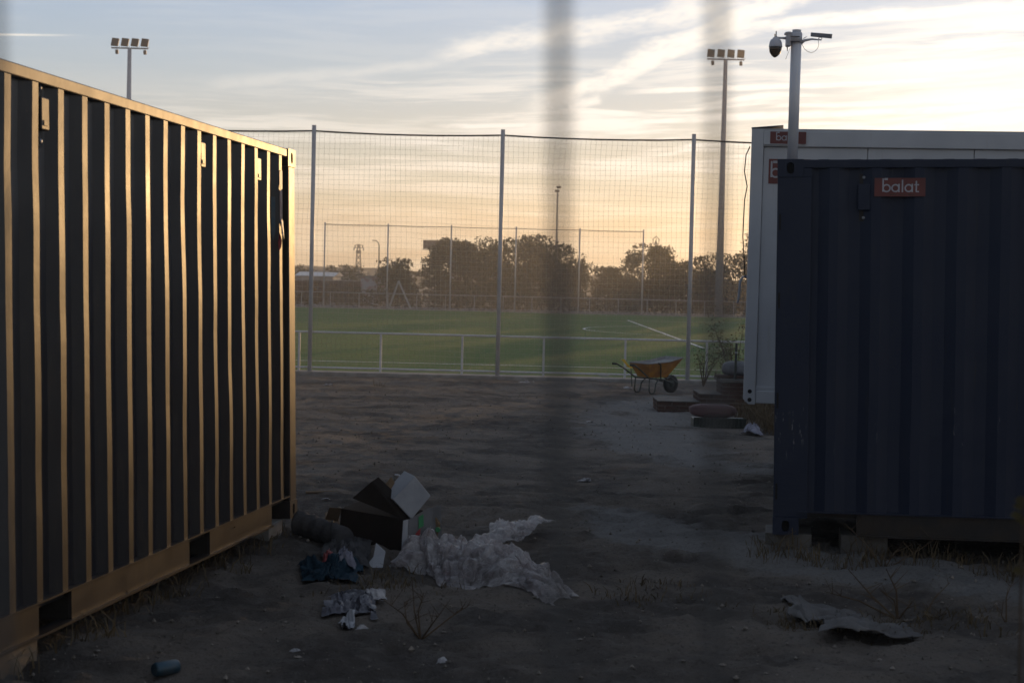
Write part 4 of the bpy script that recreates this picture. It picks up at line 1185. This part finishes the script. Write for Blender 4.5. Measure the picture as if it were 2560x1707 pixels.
# ------------------------------------------------------------------ blocks under the containers
def beam(label, name, pts_local, parent_M, loc, lo, hi, mat, cat):
    ob = MB().box(lo, hi, parent_M.to_4x4()).build(name, mat, bevel=.006); ob.location = loc
    return tag(ob, label, cat)
LB = Vector((-1.5043, 11.6475, .0856))
def lw(y): p = LB + Ml @ Vector((0, y, 0)); return p
p = lw(-4.55)
beam('pale timber block under the near end of the left container', 'timber_block', None, Matrix.Rotation(-.146, 3, 'Z'), (p.x, p.y, p.z - .004), (-.9, -.35, -.16), (-.012, .30, -.002), M['timber'], 'timber block')
p = lw(-.35)
beam('concrete block under the far corner of the left container', 'concrete_block', None, Matrix.Rotation(-.146, 3, 'Z'), (p.x, p.y, p.z - .004), (-.6, -.12, -.22), (-.06, .2, -.002), M['concrete'], 'block')
RB = Vector((1.8373, 11.3388, .0802))
for k, (s, lb) in enumerate(((.62, 'concrete block under the rail near the left corner of the blue container'), (.10, 'flat concrete block under the corner of the blue container'), (2.6, 'concrete block farther right under the blue container'))):
    p = RB + Mr0 @ Vector((s, 0, 0))
    beam(lb, 'concrete_block', None, Matrix.Rotation(-.164, 3, 'Z'), (p.x, p.y, p.z - .004), (-.15, .10, -.2), (.17, .50, -.002), M['stepc'], 'block')


# ------------------------------------------------------------------ rubbish heap
def patch(name, label, cat, mat, corners, n, m, hf, seed, rag=.08, fold=.03, fscale=7, aniso=(1, 1), group=None, lift=.01, thick=0, crumple=0):
    """crumpled sheet spanning four ground points (near-left, near-right, far-right, far-left)"""
    A, B, Cq, D = [Vector(c) for c in corners]
    uu, vv = np.meshgrid(np.linspace(0, 1, n), np.linspace(0, 1, m))
    e = np.minimum(np.minimum(uu, 1 - uu), np.minimum(vv, 1 - vv))
    ru = uu + rag * fbm(uu * 3 + 1.7, vv * 3, seed, 4) * 2; rv = vv + rag * fbm(uu * 3, vv * 3 + 5.2, seed + 3, 4) * 2
    X = (1 - ru) * (1 - rv) * A.x + ru * (1 - rv) * B.x + ru * rv * Cq.x + (1 - ru) * rv * D.x
    Y = (1 - ru) * (1 - rv) * A.y + ru * (1 - rv) * B.y + ru * rv * Cq.y + (1 - ru) * rv * D.y
    rdg = 1 - np.abs(fbm(uu * fscale * aniso[0] + 3 * vn(vv * 3, uu * 3, seed + 8), vv * fscale * aniso[1], seed + 5, 4)) * 3.2
    if crumple:
        rdg = 0; amp = 1.0; fq = fscale
        for k in range(3):
            wv = vn(uu * fq * .8 + 9 * k, vv * fq * .8, seed + 40 + k) * 1.4
            rdg = rdg + amp * np.abs(vn((uu + vv * .35) * fq * aniso[0] + wv, (vv - uu * .25) * fq * aniso[1] - wv, seed + 50 + k)) * 3; amp *= .38; fq *= 2.0
        rdg = (rdg - .55) * np.clip(e * 9, 0, 1)
        X = X + .03 * vn(uu * 22, vv * 15, seed + 60); Y = Y + .03 * vn(uu * 18, vv * 20, seed + 61)
    H_ = hf(uu, vv) * (np.clip(e * 7, 0, 1) if crumple else 1)
    Z = gnd(X, Y) + lift + H_ + fold * rdg * (np.clip(e * 6, .15, 1)) * (.4 + 1.2 * hf(uu, vv) / (np.max(hf(uu, vv)) + 1e-6))
    Z = np.maximum(Z, gnd(X, Y) + .003)
    idx = np.arange(n * m).reshape(m, n)
    F = np.stack([idx[:-1, :-1], idx[:-1, 1:], idx[1:, 1:], idx[1:, :-1]], -1).reshape(-1, 4)
    c = Vector((float(X.mean()), float(Y.mean()), float(Z.min())))
    me = bpy.data.meshes.new(name); me.from_pydata((np.stack([X, Y, Z], -1).reshape(-1, 3) - np.array(c)).tolist(), [], F.tolist())
    me.materials.append(mat); me.polygons.foreach_set('use_smooth', [True] * len(me.polygons)); me.update()
    ob = bpy.data.objects.new(name, me); C.objects.link(ob); ob.location = c
    if thick: md = ob.modifiers.new('thickness', 'SOLIDIFY'); md.thickness = thick; md.offset = 1
    return tag(ob, label, cat, group)


def og(px, py): p = onground(px, py); return (p.x, p.y)
def cor(*ps): return [Vector((*og(*p), 0)) for p in ps]
dome = lambda h, p=1.0, cu=.5, cv=.5: (lambda u, v: h * np.clip(1 - ((u - cu) / .55) ** 2, 0, 1) ** p * np.clip(1 - ((v - cv) / .6) ** 2, 0, 1) ** p)

BY = 11.15
def boxat(name, label, mat, quad, depth, dvec, cat='box', flap=None, inner=None):
    """box whose viewer-facing face has the four given corners (pixel x, pixel y, distance)"""
    f = [at(*c) for c in quad]; d = Vector(dvec).normalized() * depth
    o = Vector((sum((p.x for p in f)) / 4, sum((p.y for p in f)) / 4, min(p.z for p in f)))
    t = thing(name, label, cat, o)
    MB().hexa([f[0], f[1], f[1] + d, f[0] + d, f[3], f[2], f[2] + d, f[3] + d]).build('body', mat, t, bevel=.004, org=o)
    return t, f, d, o


bt, f, d, o = boxat('cardboard_box', 'large brown cardboard box, coloured dark as backlit, at the base of the rubbish heap', M['cardshade'],
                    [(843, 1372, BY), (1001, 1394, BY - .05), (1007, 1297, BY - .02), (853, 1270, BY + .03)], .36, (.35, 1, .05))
MB().poly([f[3] + d * .02, f[3] + Vector((-.10, .16, -.02)), f[3] + Vector((-.13, .20, -.11)), f[0] * .35 + f[3] * .65 + Vector((-.02, .05, 0))], (.002, .006, 0)).build('flap', M['card'], bt, org=o)
MB().poly([f[2] + Vector((.003, .0, -.01)), f[1] + Vector((.003, 0, .0)), f[1] + Vector((.04, .03, .0)), f[2] + Vector((.04, .03, -.005))], (0, .004, 0)).build('side_panel', M['cardwhite'], bt, org=o)
dt, f2, d2, o2 = boxat('cardboard_box', 'brown box, coloured dark as backlit, tipped on its corner on top of the heap', M['cardshade'],
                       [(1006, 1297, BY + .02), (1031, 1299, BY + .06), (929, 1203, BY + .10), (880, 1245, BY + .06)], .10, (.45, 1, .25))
wt, f3, d3, o3 = boxat('cardboard_box', 'white box balanced on one corner at the top of the heap', M['cardwhite'],
                       [(1029, 1298, BY + .03), (1077, 1239, BY + .06), (1037, 1189.5, BY + .10), (983, 1248.5, BY + .06)], .17, (-.55, 1, .12))
MB().poly([f3[3] + d3 * .6, f3[3] * .5 + f3[2] * .5 + d3 * .9, f3[3] * .45 + f3[2] * .55 + d3 * .9 + Vector((-.035, .02, .03)), f3[3] + d3 * .8 + Vector((-.03, .02, .035)), f3[3] + d3 * .5 + Vector((-.02, .01, .01))], (0, .003, .001)).build('torn_flap', M['card'], wt, org=o3)
ct, f4, d4, o4 = boxat('printed_carton', 'pale carton with green and red print at the right of the heap', M['cardpale'],
                       [(1019, 1392, BY - .02), (1070, 1372, BY + .14), (1068, 1270, BY + .17), (1021, 1298, BY + .0)], .20, (.5, 1, 0), 'carton')
def onf(u, v, off=.003):
    nrm = (f4[1] - f4[0]).cross(f4[3] - f4[0]).normalized()
    return f4[0] * (1 - u) * (1 - v) + f4[1] * u * (1 - v) + f4[2] * u * v + f4[3] * (1 - u) * v + nrm * off
for (a, b, c_, e_, m) in ((.52, .62, .78, .92, 'green'), (.30, .50, .60, .60, 'redp')):
    pts = [onf(a, b), onf(c_, b), onf(c_, e_), onf(a, e_)] if m == 'green' else [onf(.10, .38), onf(.62, .46), onf(.62, .60), onf(.45, .56)]
    MB().poly(pts, (0, -.0008, 0)).build('print', M[m], ct, org=o4)
gp = MB()
for k in range(9): gp.poly([onf(.60 + .035 * k, .08), onf(.612 + .035 * k, .08), onf(.612 + .035 * k, .55), onf(.60 + .035 * k, .55)], (0, -.0008, 0))
gp.build('printed_lines', M['greybag'], ct, org=o4)
bc = at(1084, 1330, BY + .26)
bt2 = thing('drinks_carton', 'small crumpled carton with a green cap right of the heap', 'carton', (bc.x, bc.y, G(bc.x, bc.y)))
MB().poly([(-.03, 0, 0), (.02, 0, 0), (.035, 0, .14), (.012, 0, .19), (-.02, 0, .17)], (.01, .06, 0)).build('body', M['card'], bt2, bevel=.004)
MB().lathe([(.018, 0), (.018, .015)], 12, Matrix.Translation((.03, -.002, .105)) @ Matrix.Rotation(math.pi / 2, 4, 'X')).build('cap', M['green'], bt2)
p_ = cor((812, 1343), (846, 1346), (846, 1330), (812, 1330))
patch('cardboard_scrap', 'torn cardboard scrap glowing in the sun left of the heap', 'scrap', M['card'], p_, 14, 8, lambda u, v: .02 + .05 * v, 3, .08, .01, 4, thick=.004)
# rolled mat
r0, r1 = onground(740, 1372), onground(862, 1388)
rm = thing('rolled_mat', 'grey rolled mat lying between the heap and the container', 'mat', r0)
rp = []; 
rpts = [(r1 - r0) * (k / 14) + Vector((0, .05 + .006 * math.sin(k * 1.7), .084 + .004 * math.sin(k * 2.3))) for k in range(15)]
MB().tube(rpts, [.080 + .012 * float(vn(k * .8, 2.2, 5)) + .006 * (k % 3 == 1) for k in range(15)], 22).build('roll', M['cloth'], rm, smooth=True)
spi = [(-.004, .05 + .006 * k * .5 * math.cos(k * .7) * .5, .084 + .006 * k * .5 * math.sin(k * .7) * .5) for k in range(4, 48)]
MB().tube(spi, .004, 5).build('rolled_edge', M['rubber'], rm)
MB().tube([tuple((r1 - r0) * .72 + Vector((-.004, .05, .088))), tuple((r1 - r0) * .72 + Vector((.008, .05, .088)))], .0955, 20).build('tie', M['rubber'], rm)
patch('dark_cloth', 'dark crumpled cloth spread in front of the rolled mat', 'cloth', M['cloth'], cor((800, 1415), (925, 1420), (930, 1372), (800, 1378)), 40, 26, dome(.05, .6), 12, .08, .03, 5)
patch('blue_garment', 'blue crumpled garment on the ground before the heap', 'clothing', M['denim'], cor((742, 1464), (890, 1466), (905, 1408), (760, 1424)), 60, 34, dome(.05, .6), 15, .10, .035, 6)
patch('pale_rag', 'pale lilac rag bunched on the blue garment', 'rag', M['rag'], cor((838, 1446), (888, 1448), (884, 1415), (836, 1412)), 30, 24, dome(.085, .6), 18, .1, .03, 5, lift=.03)
patch('red_rag', 'dark red rag tucked beside the blue garment', 'rag', M['redp'], cor((806, 1430), (838, 1432), (834, 1412), (808, 1410)), 20, 16, dome(.07, .6), 19, .1, .02, 5, lift=.03)
wq = [at(913, 1417, 10.55), at(932, 1428, 10.5), at(955, 1424, 10.5), at(963, 1378, 10.62), at(940, 1357, 10.66), at(934, 1390, 10.6)]
wg = G(wq[1].x, 10.5); wo = MB().poly(wq, (.002, .006, 0)).build('torn_card', M['cardwhite'], org=(wq[1].x, 10.5, wq[1].z)); wo.location = (wq[1].x, 10.5, wq[1].z)
tag(wo, 'torn white card standing upright before the big brown box', 'card')
# plastic film
patch('plastic_sheeting', 'heap of crumpled clear plastic film leaning on the rubbish', 'plastic film', M['film'], cor((972, 1422), (1195, 1462), (1195, 1385), (1035, 1378)), 180, 120, dome(.125, .7, .42, .55), 31, .13, .045, 5, (1.3, 2.2), crumple=1)
patch('plastic_sheeting', 'long trailing clear plastic film pointing to the right', 'plastic film', M['film'], cor((1150, 1455), (1405, 1508), (1428, 1478), (1185, 1392)), 200, 100,
      lambda u, v: (.15 * (1 - u) ** .8 + .035) * np.clip(1 - ((v - .5) / .6) ** 2, 0, 1) ** .6, 37, .10, .035, 5, (1.2, 2.6), crumple=1)
patch('plastic_sheeting', 'smooth flap of clear plastic film behind the crumpled heap', 'plastic film', M['film'], cor((1198, 1392), (1305, 1382), (1388, 1347), (1246, 1329)), 50, 34,
      lambda u, v: .05 + .05 * v * (1 - v) * 4 + .03 * u, 41, .05, .018, 4)
patch('grey_bag', 'flat grey plastic bag on the dirt in front', 'bag', M['greybag'], cor((800, 1552), (950, 1556), (955, 1512), (815, 1516)), 60, 34, dome(.025, .5), 45, .12, .022, 6)
patch('paper_sheet', 'folded white paper at the edge of the grey bag', 'paper', M['paper'], cor((908, 1524), (964, 1526), (964, 1506), (905, 1508)), 20, 12, lambda u, v: .02 + .02 * v, 47, .06, .015, 3)
patch('foil_wrapper', 'crumpled shiny wrapper in the left foreground', 'wrapper', M['cardwhite'], cor((852, 1598), (884, 1592), (890, 1564), (848, 1572)), 16, 14, lambda u, v: .01 + .03 * np.abs(u - .5), 49, .12, .03, 4)
patch('torn_sheet', 'torn stiff grey sheet lying in the right foreground', 'sheet', M['sheetg'], cor((2045, 1612), (2325, 1612), (2230, 1560), (2060, 1548)), 70, 30, lambda u, v: .055 * (1 - v) ** 2 + .02 * np.sin(u * 5), 53, .12, .012, 3, thick=.006)
patch('torn_sheet', 'torn flat sheet half buried beside the dirt path', 'sheet', M['sheetg'], cor((1990, 1570), (2110, 1585), (2080, 1530), (1960, 1505)), 40, 26, lambda u, v: .03 * (1 - v), 55, .12, .012, 3, thick=.006)
patch('white_bag', 'crumpled white plastic bag by the foot of the cabin', 'bag', M['rag'], cor((1856, 1098), (1905, 1100), (1900, 1078), (1862, 1080)), 24, 18, dome(.09, .6), 57, .14, .03, 5)
LIT = [('scrap of white paper behind the rubbish heap', 994, 1196, .07), ('pale scrap of plastic in the middle of the yard', 1460, 1196, .12), ('white scrap beside the stick', 815, 1271, .06),
       ('small white scrap on the dirt path', 2068, 1468, .06), ('tiny pale scrap in the near foreground', 1103, 1660, .04), ('pale scrap on the ground at the far left', 735, 1640, .05),
       ('thin white scrap by the near kerb', 1512, 946, .30), ('grey scrap left of the wheelbarrow', 1570, 973, .20), ('pale rag of plastic near the kerb in the middle', 1316, 962, .35),
       ('white scrap on the far left of the yard', 821, 968, .15), ('pale scrap lying right of the wrapper', 908, 1586, .07), ('tiny white scrap left of the pale path', 1475, 1059, .11)]
for i, (lb, px, py, s) in enumerate(LIT):
    g_ = og(px, py); w = s * .55
    cs = [Vector((g_[0] - w, g_[1] - w * .8, 0)), Vector((g_[0] + w, g_[1] - w * .6, 0)), Vector((g_[0] + w * .8, g_[1] + w, 0)), Vector((g_[0] - w * .7, g_[1] + w * .7, 0))]
    patch('paper_scrap', lb, 'litter', M['paper'], cs, 14, 12, dome(w * .2, .6), 70 + i, .2, w * .2, 4, group='litter scattered on the dirt')
# stick, can
a, b = onground(764, 1247), onground(846, 1247)
sk = MB().tube([a - a + Vector((0, 0, .016)), (b - a) + Vector((0, 0, .018))], .012, 6).build('stick', M['timber']); sk.location = a; tag(sk, 'straight pale stick lying beside the container corner', 'stick')
a = onground(415, 1700); b_ = at(444, 1668, a.y + .09)
cn = thing('drinks_can', 'blue drinks can lying in the near left foreground', 'can', a); ax = Vector((.085, .085, .0)).normalized()
Mc = Matrix.Translation((0, 0, .034)) @ ax.to_track_quat('Z', 'Y').to_matrix().to_4x4()
MB().lathe([(.022, -.062), (.027, -.062), (.032, -.052), (.033, 0), (.032, .05), (.026, .06), (.024, .058)], 20, Mc).build('body', M['canb'], cn, smooth=True)
MB().lathe([(.0, .0575), (.024, .0575), (.024, .0595)], 16, Mc).build('lid', M['galv'], cn)


# ------------------------------------------------------------------ dry weeds and twigs
def twig(label, px, py, tips, seed, r=.006, extra=6):
    b = onground(px, py); rr = random.Random(seed)
    t = thing('dry_weed', label, 'weed', b, 'bare dry weeds in the foreground')
    for (qx, qy, dy) in tips:
        e = at(qx, qy, b.y + dy) - b
        md = e * .5 + Vector((rr.uniform(-.03, .03), 0, .03 * rr.uniform(-1, 1)))
        MB().tube([(0, 0, -.01), tuple(md), tuple(e)], [r, r * .7, r * .3], 5).build('stem', M['twig'], t)
        tw = MB()
        for k in range(extra):
            s = rr.uniform(.3, .95); p0 = md * (s * 2) if s < .5 else md + (e - md) * ((s - .5) * 2)
            tw.tube([tuple(p0), tuple(p0 + Vector((rr.uniform(-.09, .09), rr.uniform(-.05, .05), rr.uniform(.02, .10))))], [r * .4, r * .15], 4)
        tw.build('side_twig', M['twig'], t)
    return t


twig('bare dry weed in front of the rubbish heap', 1052, 1602, ((1060, 1480, 0), (1010, 1500, .1), (1175, 1510, .1), (960, 1500, -.1), (1110, 1520, -.1), (1030, 1440, .2)), 1, .005)
twig('forked bare weed on the pale path at the right', 2245, 1548, ((2200, 1475, 0), (2120, 1422, .1), (2215, 1420, 0), (2062, 1478, .15), (2280, 1505, -.05)), 2, .007, 4)
twig('thin bare weed right of the forked one', 2310, 1552, ((2375, 1455, .1), (2368, 1530, -.1)), 3, .005, 3)
twig('single thin weed at the right edge of the foreground', 2515, 1570, ((2508, 1500, 0), (2530, 1455, .1)), 4, .005, 3)
twig('arching dry weed below the blue container', 2210, 1420, ((2110, 1305, .1), (2280, 1360, .05), (2340, 1345, .2), (2235, 1390, -.1)), 5, .005, 6)


def tuft(acc, X, Y, h, n, seed, spread=.12):
    rg_ = np.random.default_rng(seed); V, F = acc
    for k in range(n):
        a = rg_.uniform(0, 6.28); r = spread * rg_.uniform(0, 1) ** .6; bx_, by_ = X + r * math.cos(a), Y + r * math.sin(a)
        L = h * rg_.uniform(.25, 1.0); ln = rg_.normal(size=2) * .45 * L; w = .003 * rg_.uniform(.5, 1.5)
        z = G(bx_, by_) - .005; o = len(V); ca = rg_.uniform(0, 3.14); wx, wy = w * math.cos(ca), w * math.sin(ca)
        V += [(bx_ - wx, by_ - wy, z), (bx_ + wx, by_ + wy, z), (bx_ + ln[0] * .3 + wx, by_ + ln[1] * .3 + wy, z + L * .55), (bx_ + ln[0] * .3 - wx, by_ + ln[1] * .3 - wy, z + L * .55),
              (bx_ + ln[0] * .8 + wx * .6, by_ + ln[1] * .8 + wy * .6, z + L * .85), (bx_ + ln[0] * .8 - wx * .6, by_ + ln[1] * .8 - wy * .6, z + L * .85), (bx_ + ln[0] * 1.5, by_ + ln[1] * 1.5, z + L * .88)]
        F += [(o, o + 1, o + 2, o + 3), (o + 3, o + 2, o + 4, o + 5), (o + 5, o + 4, o + 6)]


def grass(acc, name, label, mat='straw'):
    me = bpy.data.meshes.new(name); me.from_pydata(acc[0], [], acc[1]); me.materials.append(M[mat])
    ob = bpy.data.objects.new(name, me); C.objects.link(ob); kind(ob, 'stuff'); tag(ob, label, 'grass')


rr = random.Random(12); A_ = ([], [])
for k in range(40):
    y = -4.7 + k * .115 + rr.uniform(-.1, .1); p = lw(y) + Vector((rr.uniform(-.35, .12), 0, 0))
    tuft(A_, p.x, p.y, rr.uniform(.05, .20) * (2.0 if k in (20, 21, 22, 30) else 1), 16, 200 + k)
grass(A_, 'dry_grass', 'dry grass along the foot of the left container')
A_ = ([], [])
for k in range(44):
    s = -.1 + k * .06 + rr.uniform(-.06, .06); p = RB + Mr0 @ Vector((s, .15 - rr.uniform(0, .65), 0))
    tuft(A_, p.x, p.y, rr.uniform(.05, .22), 20, 230 + k)
grass(A_, 'dry_grass', 'dry grass along the foot of the blue container')
A_ = ([], [])
for k in range(90):
    px, py = rr.choice(((1560, 1500), (1640, 1480), (1900, 1540), (1980, 1570), (2150, 1590), (2330, 1575), (2450, 1560), (2250, 1570), (1000, 1445), (960, 1470), (1090, 1455), (900, 1490)))
    g_ = og(px + rr.gauss(0, 45), py + rr.gauss(0, 14)); tuft(A_, g_[0], g_[1], rr.uniform(.02, .11), 14, 260 + k, .13)
grass(A_, 'dry_grass', 'sparse dry grass on the foreground dirt')
A_ = ([], [])
for k, (px, py, h) in enumerate(((1880, 1062, .5), (1915, 1072, .55), (1900, 1050, .5), (1930, 1085, .5), (1870, 1045, .35))):
    g_ = og(px, py); tuft(A_, g_[0], g_[1], h, 150, 290 + k, .25)
grass(A_, 'dry_grass', 'tangled brown grass under the white cabin')
A_ = ([], []); g_ = og(946, 968); tuft(A_, g_[0], g_[1], .28, 9, 299); grass(A_, 'grass_sprig', 'small green sprig near the kerb', 'leaf')
yl = at(2549, 1290, 3.0)
ys2 = thing('weed_stalk', 'blurred yellow-leaved stalk close to the camera at the right edge', 'weed', (yl.x + .01, 3.0, G(yl.x, 3.0)))
o = (yl.x + .01, 3.0, G(yl.x, 3.0))
MB().tube([(yl.x + .01, 3, o[2]), (yl.x + .02, 3, .5), at(2556, 1240, 3.0)], [.004, .003, .002], 5).build('stem', M['twig'], ys2, org=o)
for px, py in ((2548, 1265), (2540, 1288), (2556, 1300), (2545, 1425), (2552, 1250), (2420, 1590), (2400, 1570), (2380, 1640), (2330, 1680)):
    c = at(px, py, 3.0)
    if px < 2500: continue
    MB().poly([c + Vector((-.012, 0, .0)), c + Vector((0, .005, .008)), c + Vector((.014, 0, .002)), c + Vector((0, -.004, -.008))], (0, .001, 0)).build('leaf', M['leaf3'], ys2, org=o)

# ------------------------------------------------------------------ pebbles and clods
rg = np.random.default_rng(3); nP = 15000
PX = rg.uniform(-4, 5.2, nP); PYy = 6.4 + 26 * rg.uniform(0, 1, nP) ** 1.7; PZz = gnd(PX, PYy)
ico = np.array([(0, 0, 1), (.9, 0, .2), (.28, .85, .2), (-.72, .53, .2), (-.72, -.53, .2), (.28, -.85, .2), (0, 0, -.6)])
IF = [(0, 1, 2), (0, 2, 3), (0, 3, 4), (0, 4, 5), (0, 5, 1), (6, 2, 1), (6, 3, 2), (6, 4, 3), (6, 5, 4), (6, 1, 5)]
sz = .003 + .014 * rg.uniform(0, 1, nP) ** 5
V = (ico[None] * (1 + .5 * (rg.uniform(0, 1, (nP, 7, 1)) - .5)) * sz[:, None, None] * rg.uniform(.6, 1.4, (nP, 1, 3)) + np.stack([PX, PYy, PZz + sz * .25], 1)[:, None]).reshape(-1, 3)
F = (np.array(IF)[None] + (np.arange(nP) * 7)[:, None, None]).reshape(-1, 3)
me = bpy.data.meshes.new('pebbles'); me.from_pydata(V.tolist(), [], F.tolist()); me.materials.append(M['stone'])
o = kind(bpy.data.objects.new('pebbles', me), 'stuff'); C.objects.link(o); tag(o, 'pebbles and clods strewn over the dirt', 'pebbles')

# ------------------------------------------------------------------ wire fence right in front of the viewer
FY = .5
wf = thing('wire_fence', 'out-of-focus dark upright fence bars close to the camera', 'fence', (0, FY, 0))
pit = 1796 / FPX * FY
for k in range(-3, 4):
    for px, r in ((1393, .0022), (1786, .0018)):
        X = (px - 1280) / FPX * FY + k * pit
        MB().tube([(X + .0422, FY, .02), (X + .0, FY, CAMZ), (X - .0068, FY, 2.1)], r, 8).build('bar', M['wire'], wf, org=(0, FY, 0))
for zz in (.25, 2.02): MB().tube([(-.75, FY + .004, zz), (.75, FY + .004, zz)], .004, 8).build('rail', M['wire'], wf, org=(0, FY, 0))
for X in (-.75, .75): MB().tube([(X, FY + .02, -.05), (X, FY + .02, 2.15)], .024, 12).build('post', M['galv'], wf, org=(0, FY, 0))

# ------------------------------------------------------------------ hazy evening air
hz = MB().box((-960, -70, -3.0), (960, 960, 26.0)).build('haze', M['hole'])
hm = bpy.data.materials.new('hazy_air'); hm.use_nodes = True; nt = hm.node_tree
nt.nodes.remove(nt.nodes['Principled BSDF'])
pv = nt.nodes.new('ShaderNodeVolumePrincipled'); pv.inputs['Color'].default_value = (.88, .88, .90, 1); pv.inputs['Density'].default_value = .00105; pv.inputs['Anisotropy'].default_value = .62
nt.links.new(pv.outputs[0], nt.nodes['Material Output'].inputs['Volume'])
hz.data.materials.clear(); hz.data.materials.append(hm); kind(hz, 'stuff')
